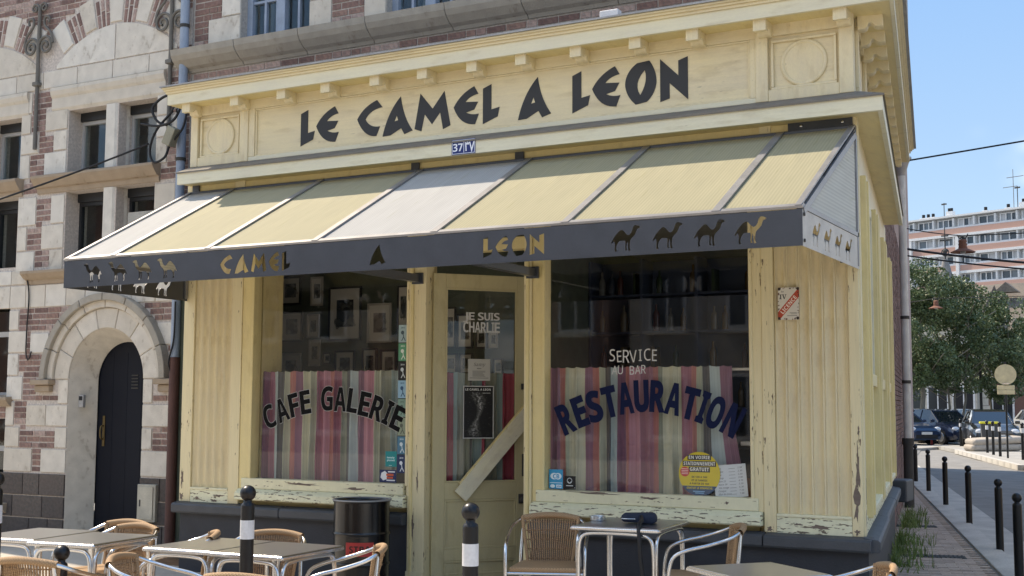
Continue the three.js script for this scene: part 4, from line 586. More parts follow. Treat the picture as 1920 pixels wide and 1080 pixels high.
  for (const sx of [-1, 1]) { const x = dcx + sx * 0.93; new G().rbox(x - 0.15, x + 0.15, 1.74, 1.80, Z - 0.02, Z + 0.10, 0.01).rbox(x - 0.12, x + 0.12, 1.66, 1.74, Z - 0.02, Z + 0.06, 0.015).build('hood_corbel', M.sillStone, house); stones.push([x - 0.15, x + 0.15, 1.66, 1.80]); }
  // splayed door reveal, door leaf
  { const rv = new THREE.Shape(); archPath(dcx, dhw, dspr, 0.0, 24).forEach((p, i) => i ? rv.lineTo(...p) : rv.moveTo(...p)); const inn = archPath(dcx + 0.01, 0.44, 1.78, 0.0, 24); const a = archPath(dcx, dhw, dspr, 0.0, 24), pos = [];
    for (let i = 0; i < a.length - 1; i++) { const p = a[i], q = a[i + 1], r = inn[i], t = inn[i + 1]; pos.push(p[0], p[1], Z, q[0], q[1], Z, t[0], t[1], Z - 0.30, p[0], p[1], Z, t[0], t[1], Z - 0.30, r[0], r[1], Z - 0.30); }
    const g = new THREE.BufferGeometry(); g.setAttribute('position', new THREE.Float32BufferAttribute(pos, 3)); g.computeVertexNormals(); new G().add(g).build('door_reveal', M.stone, house);
    const d = poly(archPath(dcx + 0.01, 0.445, 1.785, 0.0)); const e2 = new THREE.ExtrudeGeometry(d, { depth: 0.05, bevelEnabled: false }); e2.translate(0, 0, Z - 0.365); const D = new G().add(e2).build('door', M.navyDoor, house);
    new G().rbox(-10.75, -10.715, 1.06, 1.40, Z - 0.32, Z - 0.305, 0.004).tube([[-10.732, 1.14, Z - 0.305], [-10.732, 1.15, Z - 0.27], [-10.732, 1.28, Z - 0.27], [-10.732, 1.29, Z - 0.305]], 0.009, 14, 6).build('door_handle', M.brass, D);
    { const gr = new G(); for (let i = 0; i < 5; i++) gr.rbox(-10.33, -10.23, 1.70 + i * 0.035, 1.715 + i * 0.035, Z - 0.32, Z - 0.305, 0.003); gr.build('door_grille', M.iron, D); }
    for (let i = 1; i < 4; i++) new G().box(dcx - 0.43 + i * 0.215 - 0.004, dcx - 0.43 + i * 0.215 + 0.004, 0.05, 2.1, Z - 0.32, Z - 0.313).build('door_bead', M.navyDoor, D);
  }
  const ic = new G().rbox(-10.875, -10.80, 1.49, 1.63, Z - 0.10, Z - 0.06, 0.008).build('intercom', M.zinc, house); new G().box(-10.862, -10.813, 1.57, 1.615, Z - 0.06, Z - 0.056).build('intercom_screen', M.dark, ic);
  { const b = new G().rbox(-9.83, -9.57, 0.30, 0.69, Z + 0.0, Z + 0.055, 0.008).build('meter_box', std([0.45, 0.42, 0.34], { roughness: 0.6, map: T.grime }), house); new G().rbox(-9.805, -9.60, 0.325, 0.665, Z + 0.056, Z + 0.066, 0.004).build('box_door', std([0.52, 0.48, 0.38], { roughness: 0.6, map: T.grime }), b); new G().rbox(-9.785, -9.768, 0.46, 0.53, Z + 0.066, Z + 0.071, 0.002).build('box_lock', M.iron, b); }
  // window dressings
  for (const dx of [0, -2.13]) {
    const a = -11.19 + dx, b = -9.70 + dx;
    // jamb stones (alternating) left of the pair, and narrow ones right of it
    let k = 0; for (const [y0, y1] of [[3.02, 3.27], [3.28, 3.56], [3.57, 3.90], [4.12, 4.40], [4.41, 4.64], [4.65, 4.88]]) { const w = k++ % 2 ? 0.30 : 0.16; runSt([a - w, a + 0.06], y0, y1); const w2 = k % 2 ? 0.24 : 0.10; runSt([b - 0.06, Math.min(b + w2, X1)], y0, y1); }
    // mullion with chamfer
    for (const [y0, y1] of [[3.06, 3.92], [4.12, 4.86]]) { const g = poly([[-10.535 + dx, -Z + 0.16], [-10.535 + dx, -Z - 0.0], [-10.51 + dx, -Z - 0.02], [-10.38 + dx, -Z - 0.02], [-10.355 + dx, -Z - 0.0], [-10.335 + dx, -Z + 0.16]]); const e3 = new THREE.ExtrudeGeometry(g, { depth: y1 - y0, bevelEnabled: false }); e3.rotateX(-Math.PI / 2); e3.translate(0, y0, 0); new G().add(e3).build('mullion', M.stone3, house); }
    // carved transom, hood and sill
    const pr = (pts, x0, x1, name, m) => { const g = profX(pts.map(([o, y]) => [Z + o, y]), x0, x1, 0.003); return new G().add(g).build(name, m, house); };
    pr([[-0.2, 3.92], [0.02, 3.925], [0.03, 3.98], [0.06, 3.99], [0.10, 4.04], [0.13, 4.085], [0.13, 4.11], [0.10, 4.125], [-0.2, 4.13]], a - 0.38, b + 0.01, 'transom_moulding', M.sillStone); stones.push([a - 0.38, b + 0.01, 3.91, 4.13]);
    pr([[-0.2, 2.88], [0.02, 2.885], [0.03, 2.93], [0.07, 2.95], [0.12, 3.0], [0.12, 3.03], [-0.2, 3.08]], a - 0.5, a + 0.3, 'window_sill', M.sillStone); stones.push([a - 0.5, a + 0.3, 2.88, 3.06]);
    pr([[-0.2, 4.86], [0.0, 4.865], [0.02, 4.90], [0.02, 5.02], [0.04, 5.05], [0.055, 5.10], [0.05, 5.14], [-0.1, 5.15]], a - 0.2, b + 0.06, 'lintel', M.stone2); stones.push([a - 0.2, b + 0.06, 4.86, 5.14]);
    for (const [w, c] of [[-11.12 + dx, -10.53 + dx], [-10.34 + dx, -9.77 + dx]]) for (const [y0, y1, upper] of [[4.12, 4.86, 1], [3.08, 3.92, 0]]) {
      const z = Z - 0.22, W = pg('window', house); new G().box(w - 0.05, w + 0.035, y0, y1, z - 0.03, z + 0.02).box(c - 0.035, c + 0.05, y0, y1, z - 0.03, z + 0.02).box(w + 0.035, c - 0.035, y0, y0 + 0.04, z - 0.03, z + 0.02).box(w + 0.035, c - 0.035, y1 - 0.14, y1 - 0.1, z - 0.03, z + 0.02).build('frame', upper ? M.greyFrame : M.darkFrame, W);
      new G().box(w + 0.03, c - 0.03, y0 + 0.03, y1 - 0.11, z - 0.008, z - 0.003).build('pane', M.glassOld, W);
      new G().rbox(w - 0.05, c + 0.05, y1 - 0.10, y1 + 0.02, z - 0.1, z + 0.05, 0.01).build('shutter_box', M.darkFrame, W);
    }
  }
  for (const [w, c, y0, y1] of [[-12.7, -11.96, 1.60, 2.82], [-12.7, -11.96, 0.4, 1.36]]) { const z = Z - 0.2, W = pg('window', house); new G().box(c - 0.04, c + 0.02, y0, y1, z - 0.03, z + 0.02).box(w, c - 0.04, (y0 + y1) / 2 + 0.1, (y0 + y1) / 2 + 0.16, z - 0.03, z + 0.02).box(w, c - 0.04, y0, y0 + 0.06, z - 0.03, z + 0.02).build('frame', M.greyFrame, W); new G().box(w, c - 0.03, y0, y1, z - 0.008, z - 0.003).build('pane', M.glassOld, W); new G().add(profX([[Z - 0.15, y0 - 0.11], [Z + 0.04, y0 - 0.10], [Z + 0.10, y0 - 0.03], [Z + 0.10, y0], [Z - 0.15, y0 + 0.03]], w - 0.1, c + 0.1, 0.003)).build('sill', M.sillStone, W); stones.push([w - 0.1, c + 0.1, y0 - 0.11, y0 + 0.02]); }
  // stone courses above the windows, tympanum, relieving arch of brick and stone voussoirs
  runSt([-13.2, -12.3, -11.95, -11.72], 4.89, 5.14); 
  runSt([-13.4, -12.75, -12.0, -11.55, -11.0, -10.45, -9.9, -9.50], 5.15, 5.36);
  const acx = -10.42, ay = 4.42, r0 = 1.38, r1 = 1.68;
  for (const ax of [acx, acx - 2.13]) {
    const a0 = 0.935, a1 = Math.PI - 0.935, n = 9;
    for (let i = 0; i < n; i++) { const p = a0 + (a1 - a0) * i / n, q = a0 + (a1 - a0) * (i + 1) / n; if (i % 2 === 0) wedge(ax, ay, r0, r1 + 0.06, p + 0.006, q - 0.006, Z - 0.04, Z + 0.014, 'voussoir', rs()); else for (let k = 0; k < 3; k++) { const u = p + (q - p) * k / 3, v = p + (q - p) * (k + 1) / 3, m = k % 2 ? 0.55 : 0.42; wedge(ax, ay, r0 - 0.02, r0 + (r1 - r0) * m, u + 0.008, v - 0.008, Z - 0.04, Z + 0.008, 'arch_brick', M.bricks[(i + k) % 5]); wedge(ax, ay, r0 + (r1 - r0) * m + 0.012, r1, u + 0.008, v - 0.008, Z - 0.04, Z + 0.008, 'arch_brick', M.bricks[(i + k + 2) % 5]); } }
    // tympanum stones under the arch
    const ty = (x0, x1, top) => { const p = []; p.push([x0, 5.37]); p.push([x1, 5.37]); for (let i = 0; i <= 6; i++) { const x = x1 + (x0 - x1) * i / 6; p.push([x, Math.max(5.375, Math.min(top, ay + Math.sqrt(Math.max(0, (r0 - 0.03) ** 2 - (x - ax) ** 2))))]); } const g = new THREE.ExtrudeGeometry(poly(p), { depth: 0.05, bevelEnabled: false }); g.translate(0, 0, Z - 0.038); new G().add(g).build('tympanum_stone', rs(), house); };
    ty(ax - 0.92, ax - 0.01, 9); ty(ax + 0.01, ax + 0.92, 9);
  }
  const archBlock = (ax, r) => (y) => { const d = r * r - (y - ay) ** 2; return d > 0 && y > 5.36 ? [ax - Math.sqrt(d), ax + Math.sqrt(d)] : null; };
  const doorBlock = (y) => y < dspr ? (y < 1.66 ? [dl - 0.02, dr + 0.02] : [dl - 0.22, dr + 0.22]) : (() => { const d = 0.95 ** 2 - (y - dspr) ** 2; return d > 0 ? [dcx - Math.sqrt(d), dcx + Math.sqrt(d)] : null; })();
  const blk = [...stones, ...wins, doorBlock, archBlock(acx, r1 + 0.05), archBlock(acx - 2.13, r1 + 0.05), [-11.14, -9.75, 3.06, 4.87], [-13.27, -11.88, 3.06, 4.87], [-10.0, -9.5, 0.25, 0.76]];
  const rest = [...brickwork(house, Z, -12.4, X1, 0.77, 6.62, blk, 300, cnt, 0.066), ...brickwork(house, Z, X0 + 0.02, -12.4, 0.77, 9.5, blk, 0, { n: 0 }, 0.066), ...brickwork(house, Z, -12.4, X1, 6.63, 9.5, blk, 0, { n: 0 }, 0.066)];
  if (rest.length) stuff(mesh('brick_remainder', mergeGeometries(rest), M.bricks[0], house));
  // wrought iron wall ties
  const spiral = (cx, cy, r, dir, turns = 1.6, start = 0) => { const p = []; for (let i = 0; i <= 22; i++) { const t = i / 22, a = start + dir * t * turns * TAU, q = r * (1 - 0.82 * t); p.push([cx + q * Math.cos(a), cy + q * Math.sin(a), Z + 0.045]); } return p; };
  for (const x of [-11.62, -9.56]) {
    const W = pg('wall_tie', house); new G().bar([x, 4.45, Z + 0.04], [x, 6.12, Z + 0.04], 0.022).build('tie_rod', M.ironGrey, W); new G().rbox(x - 0.045, x + 0.045, 5.19, 5.24, Z, Z + 0.08, 0.01).build('tie_collar', M.ironGrey, W);
    for (const sx of [-1, 1]) { const g = new G(); g.tube(spiral(x + sx * 0.12, 5.66, 0.12, -sx, 1.7, sx > 0 ? Math.PI : 0), 0.016, 40, 6); g.tube([[x + sx * 0.235, 5.68, Z + 0.045], [x + sx * 0.20, 5.80, Z + 0.045], [x + sx * 0.09, 5.92, Z + 0.045], [x + sx * 0.10, 6.0, Z + 0.045], [x + sx * 0.17, 5.99, Z + 0.045], [x + sx * 0.16, 5.93, Z + 0.045]], 0.015, 30, 6); g.tube(spiral(x + sx * 0.07, 6.12, 0.06, -sx, 1.4, sx > 0 ? Math.PI : 0), 0.013, 26, 6); g.build('scroll', M.ironGrey, W); }
  }
}
// ---------------------------------------------------------------- the tall brick house behind and above the cafe
const tall = thing('brick_house', 'red brick house with white stone quoins and blue windows above the cafe', 'house', [-6, 0, -1.5]);
{
  const Z = -1.0, X0 = -9.28, cnt = { n: 0 };
  const wins = [[-8.62, -7.72, 5.33, 7.1], [-6.78, -5.88, 5.33, 7.1], [-4.94, -4.04, 5.33, 7.1]];
  const Xr = back(0, 1.0 / Math.cos(SA))[0];
  const s = rect(X0, Xr, 4.53, 10.6); for (const w of wins) s.holes.push(pathOf([[w[0], w[2]], [w[1], w[2]], [w[1], w[3]], [w[0], w[3]]]));
  const e = new THREE.ExtrudeGeometry(s, { depth: 0.3, bevelEnabled: false }); e.translate(0, 0, Z - 0.3); new G().add(e).build('wall', M.mortarGrey, tall);
  // side wall above the cafe roof, then down to the street behind it; roof and rear close the block
  sideG((g) => g.box(1.06, SIDE + 0.02, 4.54, 10.6, -0.35, -0.05).box(SIDE + 0.02, 27, -0.1, 10.6, -0.35, -0.055)).build('side_wall', M.bricks[3], tall);
  { const [bx, bz] = back(-0.06, 27); new G().add(plan([[X0, -1.32], [Xr - 0.1, -1.32], back(-0.1, 26.9), [bx - 6, bz]], 10.6, 10.75)).box(bx - 6, bx - 0.2, 0, 10.6, bz - 0.2, bz).build('roof_slab', M.flash, tall); }
  const stones = []; const st = (x0, x1, y0, y1, m) => { stones.push([x0, x1, y0, y1]); block('stone_block', x0 + 0.004, x1 - 0.004, y0 + 0.004, y1 - 0.004, Z, 0.014, m, tall, true); };
  const rs = () => [M.stone, M.stone3, M.stone2][Math.floor(rnd() * 3)];
  for (const [wi, w] of wins.entries()) {
    let k = wi; for (let y = 5.33; y < 6.6; y += 0.29, k++) { const l = k % 2 ? 0.26 : 0.44, r = k % 2 ? 0.44 : 0.28; st(w[0] - l, w[0], y, y + 0.285, rs()); st(w[1], w[1] + r, y, y + 0.285, rs()); }
    const W = pg('window', tall), z = Z - 0.13, m = (w[0] + w[1]) / 2;
    new G().box(w[0] - 0.01, w[0] + 0.07, w[2], w[3], z - 0.05, z + 0.03).box(w[1] - 0.07, w[1] + 0.01, w[2], w[3], z - 0.05, z + 0.03).rbox(m - 0.06, m + 0.06, w[2], w[3], z - 0.05, z + 0.045, 0.01).box(w[0] + 0.07, m - 0.06, w[2], w[2] + 0.06, z - 0.05, z + 0.03).box(m + 0.06, w[1] - 0.07, w[2], w[2] + 0.06, z - 0.05, z + 0.03).build('frame', M.blueFrame, W);
    for (const [a, b] of [[w[0] + 0.07, m - 0.06], [m + 0.06, w[1] - 0.07]]) new G().box((a + b) / 2 - 0.014, (a + b) / 2 + 0.014, w[2] + 0.06, w[3], z - 0.03, z + 0.015).box(a, b, 5.74, 5.765, z - 0.03, z + 0.014).build('glazing_bar', M.blueFrame, W);
    new G().box(w[0] + 0.06, w[1] - 0.06, w[2] + 0.05, w[3], z - 0.022, z - 0.017).build('pane', M.glassOld, W);
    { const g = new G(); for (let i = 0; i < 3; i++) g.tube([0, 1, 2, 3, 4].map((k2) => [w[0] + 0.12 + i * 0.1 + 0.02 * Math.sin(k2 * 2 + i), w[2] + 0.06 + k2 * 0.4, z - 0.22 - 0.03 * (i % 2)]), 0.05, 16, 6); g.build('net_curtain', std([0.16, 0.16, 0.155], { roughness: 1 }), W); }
  }
  new G().box(X0 + 0.1, -2.6, 4.55, 10.6, Z - 4.1, Z - 4.0).build('inner_wall', M.plaster, tall); new G().box(X0, X0 + 0.1, 4.55, 10.6, Z - 4.1, Z - 0.301).build('inner_wall', M.plaster, tall); new G().box(X0 + 0.1, -2.7, 7.6, 7.75, Z - 3.99, Z - 0.31).build('inner_floor', M.plaster, tall);
  // string course: long weathered stones with a moulded underside
  const xs = [-9.42, -8.55, -7.72, -6.9, -6.0, -5.2, -4.3, -3.4, -2.3]; for (let i = 0; i < xs.length - 1; i++) new G().add(profX([[Z - 0.1, 5.06], [Z + 0.02, 5.06], [Z + 0.04, 5.09], [Z + 0.09, 5.11], [Z + 0.16, 5.17], [Z + 0.19, 5.22], [Z + 0.20, 5.285], [Z + 0.17, 5.295], [Z - 0.12, 5.33]], xs[i] + 0.003, xs[i + 1] - 0.003, 0.003)).build('string_course_stone', M.greyStone, tall);
  stones.push([-9.5, -2.2, 5.05, 5.33]);
  const rest = brickwork(tall, Z, X0 + 0.02, -2.35, 4.56, 6.5, [...stones, ...wins], 300, cnt, 0.07); if (rest.length) stuff(mesh('brick_remainder', mergeGeometries(rest), M.bricks[1], tall));
  // bricks of the strip behind the cafe on the side street
  { const r = []; let n = 0; const g = uvMetres(new THREE.BoxGeometry(0.205, 0.058, 0.05)); for (let y = 0.02; y < 4.2; y += 0.07) for (let t = SIDE + 0.14 + (Math.round(y / 0.07) % 2) * 0.11; t < 13.6; t += 0.218) { const q = g.clone(); q.applyMatrix4(SM.clone().multiply(MT(t, y + 0.035, -0.042 + rr(0, 0.008)))); r.push(q); } stuff(mesh('side_brickwork', mergeGeometries(r), M.bricks[1], tall)); }
  for (const [y0, y1] of [[0.5, 0.74], [1.5, 1.72], [2.6, 2.8]]) sideG((g) => g.rbox(SIDE + 0.12, SIDE + 0.42, y0, y1, -0.06, 0.03, 0.01)).build('side_quoin', M.plinth, tall);
}
// ---------------------------------------------------------------- pipes, cables, junction box
{
  const p = thing('drainpipe', 'blue-grey metal drainpipe between the stone house and the cafe', 'drainpipe', [-9.3, 0, -0.93]);
  new G().bar([-9.33, 2.0, -0.92], [-9.33, 7.0, -0.92], 0.048, 16).build('pipe', M.blueFrame, p); new G().bar([-9.33, 0.0, -0.92], [-9.33, 2.02, -0.92], 0.055, 16).build('lower_pipe', std([0.10, 0.045, 0.035], { roughness: 0.7, map: T.grime }), p);
  for (const y of [5.55, 4.1, 2.9, 1.9]) new G().cyl(-9.33, y, y + 0.035, -0.92, 0.054).build('pipe_collar', M.iron, p);
  const q = thing('drainpipe', 'pale grey drainpipe with dark iron foot on the side street', 'drainpipe', [-4, 0, -11.3]);
  const [dx, dz] = back(0.09, 11.25); new G().bar([dx, 1.02, dz], [dx, 5.2, dz], 0.062, 16).build('pipe', std([0.62, 0.61, 0.57], { roughness: 0.6, map: T.grime }), q); new G().bar([dx, 0, dz], [dx, 1.04, dz], 0.075, 16).cyl(dx, 0.96, 1.06, dz, 0.09).build('iron_foot', M.iron, q);
  for (const y of [2.9, 1.9]) new G().cyl(dx, y, y + 0.05, dz, 0.07).build('pipe_collar', M.iron, q); new G().lathe([[0.06, 0], [0.07, 0.05], [0.13, 0.25], [0.16, 0.27], [0.16, 0.30], [0.12, 0.29]], dx, 5.15, dz).build('hopper', M.zinc, q);
  const jb = thing('junction_box', 'grey cable junction box with coiled black wires by the eaves', 'junction box', [-9.3, 4.4, -0.75]);
  { const g = new RoundedBoxGeometry(0.12, 0.20, 0.1, 1, 0.01); g.rotateZ(-0.45); g.translate(-9.34, 4.34, -0.78); new G().add(g).build('box', std([0.30, 0.28, 0.20], { roughness: 0.7, map: T.grime }), jb); }
  new G().tube([[-9.36, 4.45, -0.78], [-9.52, 4.52, -0.75], [-9.58, 4.66, -0.74], [-9.40, 4.78, -0.76], [-9.22, 4.72, -0.78], [-9.28, 4.52, -0.76], [-9.46, 4.46, -0.74], [-9.72, 4.50, -0.72]], 0.014, 60, 6).tube([[-9.36, 4.25, -0.78], [-9.42, 4.12, -0.77], [-9.56, 4.08, -0.76], [-9.62, 4.2, -0.76], [-9.55, 4.4, -0.76], [-9.35, 4.62, -0.8]], 0.013, 40, 6).tube([[-9.3, 4.3, -0.78], [-9.18, 4.42, -0.78], [-9.16, 4.62, -0.8], [-9.25, 4.75, -0.82]], 0.012, 24, 6).build('wire_coil', M.cable, jb);
  { const a = [-9.62, 4.28, -0.74], b = [-14.2, 2.9, 1.2]; const pts = []; for (let i = 0; i <= 14; i++) { const t = i / 14; pts.push([a[0] + (b[0] - a[0]) * t, a[1] + (b[1] - a[1]) * t - 0.28 * 4 * t * (1 - t) * 0.5, a[2] + (b[2] - a[2]) * t]); } tag(new G().tube(pts, 0.011, 50, 6).build('overhead_cable', M.cable), 'thin black cable sloping down across the stone house', 'cable'); }
  tag(new G().tube([[-11.68, 3.02, -0.96], [-11.63, 2.8, -0.97], [-11.64, 2.3, -0.97], [-11.62, 2.08, -0.96], [-11.58, 2.02, -0.96], [-11.55, 2.12, -0.97]], 0.008, 30, 6).build('wall_cable', M.cable), 'short black cable hanging down the stone house wall', 'cable');
  tag(new G().tube([[-9.29, 2.6, -0.86], [-9.30, 2.2, -0.86], [-9.36, 1.95, -0.86], [-9.34, 1.85, -0.88]], 0.009, 20, 6).build('wall_cable', M.cable), 'black cable beside the drainpipe below the awning', 'cable');
  // bundle of wires lying along the roof edge
  const w = thing('roof_wires', 'black and grey wires trailing along the cafe roof edge', 'wires', [-6, 4.6, 0]);
  for (const [k, r, m] of [[0, 0.011, M.cable], [1, 0.008, M.zinc], [2, 0.009, M.cable]]) { const pts = []; for (let i = 0; i <= 40; i++) { const t = i / 40; pts.push([-9.25 + 7.0 * t, 4.545 + 0.025 * k + 0.03 * Math.abs(n2(t * 9 + k * 5, 1)) + 0.02 * n2(t * 22, k), 0.05 - 0.05 * k + 0.05 * n2(t * 6, k + 4) - (t < 0.12 ? (0.12 - t) * 6 : 0)]); } new G().tube(pts, r, 160, 5).build('wire', m, w); }
  new G().rbox(-3.98, -3.82, 4.56, 4.63, 0.06, 0.14, 0.01).build('wire_box', M.white, w);
}
// ---------------------------------------------------------------- inside the cafe: framed pictures, shelves, bottles
{
  const looks = [['#d6d2c6', '#55585a'], ['#cfcabd', '#3e4446'], ['#c9c6bb', '#26292b'], ['#d9d6ca', '#77756c'], ['#c4c0b2', '#484a48'], ['#d2cec2', '#606468']].map(([a, b], i) => canvasTex(96, 128, (g, w, h) => { g.fillStyle = a; g.fillRect(0, 0, w, h); g.fillStyle = b; g.fillRect(22, 30, 52, 66); for (let k = 0; k < 26; k++) { const v = Math.floor(rr(30, 200)); g.fillStyle = `rgba(${v},${v},${v - 8},0.5)`; g.beginPath(); g.ellipse(rr(26, 70), rr(36, 92), rr(3, 14), rr(3, 16), rr(0, 3), 0, TAU); g.fill(); } g.fillStyle = b; g.beginPath(); g.ellipse(48, 66, 10 + i * 2, 20, 0.3 * i, 0, TAU); g.fill(); })).map((m) => std([1, 1, 1], { map: m, roughness: 0.75 }));
  const blackF = std([0.02, 0.02, 0.02], { roughness: 0.4 }), paleF = std([0.45, 0.42, 0.36], { roughness: 0.5 });
  const pic = (x0, x1, y0, y1, z, i, dark, label, ry = 0) => {
    const w = x1 - x0, h = y1 - y0, t = thing('picture_frame', label, 'picture', [(x0 + x1) / 2, y0, z], 'framed pictures on the green wall', true, ry); const f = Math.min(0.022, w * 0.12);
    new G().rbox(-w / 2, w / 2, 0, f, 0, 0.02, 0.003).rbox(-w / 2, w / 2, h - f, h, 0, 0.02, 0.003).rbox(-w / 2, -w / 2 + f, f, h - f, 0, 0.02, 0.003).rbox(w / 2 - f, w / 2, f, h - f, 0, 0.02, 0.003).build('frame', dark ? blackF : paleF, t);
    const p = new THREE.Mesh(new THREE.BoxGeometry(w - f, h - f, 0.004), looks[i % 6]); p.name = 'print'; p.position.set(0, h / 2, 0.006); t.add(p);
  };
  const Z = -1.778;
  [[-8.63, -8.33, 2.20, 2.53, 0, 1, 'black framed print at the far left of the left window'], [-8.27, -8.11, 2.24, 2.49, 1, 0, 'small pale framed print right of a black frame, left window'], [-7.99, -7.57, 2.20, 2.77, 2, 1, 'largest black framed picture behind the left window'], [-7.49, -7.19, 2.17, 2.58, 3, 0, 'pale framed print right of the largest picture'], [-8.24, -8.09, 1.94, 2.22, 4, 0, 'narrow upright pale print above the left curtain'], [-8.65, -8.36, 2.60, 2.91, 5, 1, 'black framed print top left behind the left window'], [-8.23, -8.07, 2.58, 2.89, 0, 0, 'narrow pale print at the top of the left window'], [-7.90, -7.64, 1.80, 2.10, 1, 1, 'low framed print half behind the left curtain'], [-7.55, -7.36, 1.80, 2.12, 2, 1, 'left of two dark frames above the left curtain'], [-7.32, -7.12, 1.80, 2.10, 3, 1, 'right of two dark frames above the left curtain'], [-8.05, -7.95, 1.96, 2.08, 4, 1, 'tiny square picture above the left curtain'], [-8.86, -8.70, 2.10, 2.6, 3, 1, 'dark framed print beside the left window jamb'], [-8.62, -8.34, 1.78, 2.08, 5, 0, 'pale print low on the left behind the curtain'], [-7.12, -6.98, 2.3, 2.75, 1, 1, 'slim dark frame at the right of the left window'],
    [-6.56, -6.42, 2.10, 2.51, 0, 1, 'tall black frame seen through the door, leftmost'], [-6.41, -6.22, 2.09, 2.44, 3, 1, 'wide framed print seen through the door glass'], [-6.19, -6.06, 2.09, 2.29, 2, 1, 'small dark frame under the white door lettering'], [-6.04, -5.94, 2.09, 2.26, 4, 0, 'small pale frame at the right in the door glass'], [-6.55, -6.40, 1.84, 2.05, 5, 1, 'lower left frame behind the door curtain top'], [-6.38, -6.22, 1.84, 2.05, 1, 1, 'lower middle frame behind the door curtain top'], [-5.99, -5.88, 1.82, 1.99, 3, 1, 'lower right frame behind the door curtain top']].forEach(([a, b, c, d, i, k, l]) => pic(a, b, c, d, Z, i, k, l));
  // shelving deep in the right-hand room
  const sh = thing('wall_shelves', 'dark blue shelving with bottles deep behind the right window', 'shelves', [-4.9, 0.06, -3.6]);
  for (const y of [1.1, 1.5, 1.9, 2.3, 2.7]) new G().rbox(-5.74, -3.9, y, y + 0.025, -3.75, -3.45, 0.003).build('shelf', M.blueShelf, sh);
  for (const x of [-5.74, -5.14, -4.52, -3.92]) new G().box(x, x + 0.03, 0.06, 3.1, -3.75, -3.44).build('upright', M.blueShelf, sh);
  new G().box(-5.74, -3.88, 0.06, 3.1, -3.78, -3.751).build('back_board', M.blueShelf, sh);
  const bc = [[0.02, 0.04, 0.02], [0.09, 0.055, 0.02], [0.14, 0.14, 0.135], [0.06, 0.015, 0.015], [0.12, 0.105, 0.08], [0.02, 0.03, 0.055]].map((c) => std(c, { roughness: 0.25 })); const bottle = uvMetres(new THREE.LatheGeometry([[0, 0], [0.036, 0], [0.038, 0.01], [0.038, 0.17], [0.03, 0.2], [0.014, 0.225], [0.013, 0.28], [0.016, 0.285], [0.0, 0.29]].map((p) => new THREE.Vector2(...p)), 12)), box = [0.03, 0.045, 0.06].map((w) => uvMetres(new THREE.BoxGeometry(w, 0.24, 0.16)));
  const col = ['dark green', 'amber', 'clear grey', 'dark red', 'straw', 'blue-black'], lev = ['second', 'third', 'fourth', 'top'];
  [1.5, 1.9, 2.3, 2.7].forEach((y, j) => { let x = -5.64; while (x < -3.98) { const k = Math.floor(rnd() * 6); if (Math.abs((x + 5.74) % 0.61) > 0.06) { const isB = rnd() < 0.65; const o = mesh(isB ? 'bottle' : 'book', isB ? bottle : box[k % 3], bc[k]); o.position.set(x, y + 0.026 + (isB ? 0 : 0.12), -3.58 + rr(-0.04, 0.04)); if (isB) o.scale.setScalar(rr(0.85, 1.05)); tag(o, `${col[k]} ${isB ? 'bottle' : 'book'} on the ${lev[j]} blue shelf behind the right window`, isB ? 'bottle' : 'book', `${col[k]} ${isB ? 'bottles' : 'books'} on the ${lev[j]} shelf`); } x += rr(0.1, 0.4); } });
  // low white rail and terracotta pot in the right window corner
  { const s = thing('window_rack', 'white two-tier rack at the right edge of the right window', 'rack', [-2.85, 0.8, -0.35]); new G().rbox(-2.99, -2.74, 1.24, 1.27, -0.55, -0.22, 0.004).build('tier', M.paper, s); new G().rbox(-2.99, -2.74, 0.76, 0.79, -0.55, -0.22, 0.004).build('tier', M.paper, s); new G().bar([-2.96, 0.1, -0.5], [-2.96, 1.26, -0.5], 0.01).bar([-2.78, 0.1, -0.5], [-2.78, 1.26, -0.5], 0.01).build('leg', M.paper, s); }
  { const g = new RoundedBoxGeometry(0.012, 0.30, 0.2, 1, 0.004); g.rotateZ(-0.16); const o = mesh('leaning_board', uvMetres(g), M.paper); o.position.set(-2.90, 1.425, -0.4); tag(o, 'pale board leaning on the rack in the right window', 'board'); }
  const pot = mesh('terracotta_pot', new G().lathe([[0, 0], [0.07, 0], [0.10, 0.16], [0.11, 0.16], [0.11, 0.2], [0.085, 0.2], [0.08, 0.15], [0, 0.14]], 0, 0, 0).geo(), std([0.42, 0.16, 0.055], { roughness: 0.8 })); pot.position.set(-2.90, 0.791, -0.36); tag(pot, 'terracotta pot in the lower right corner of the right window', 'pot');
}
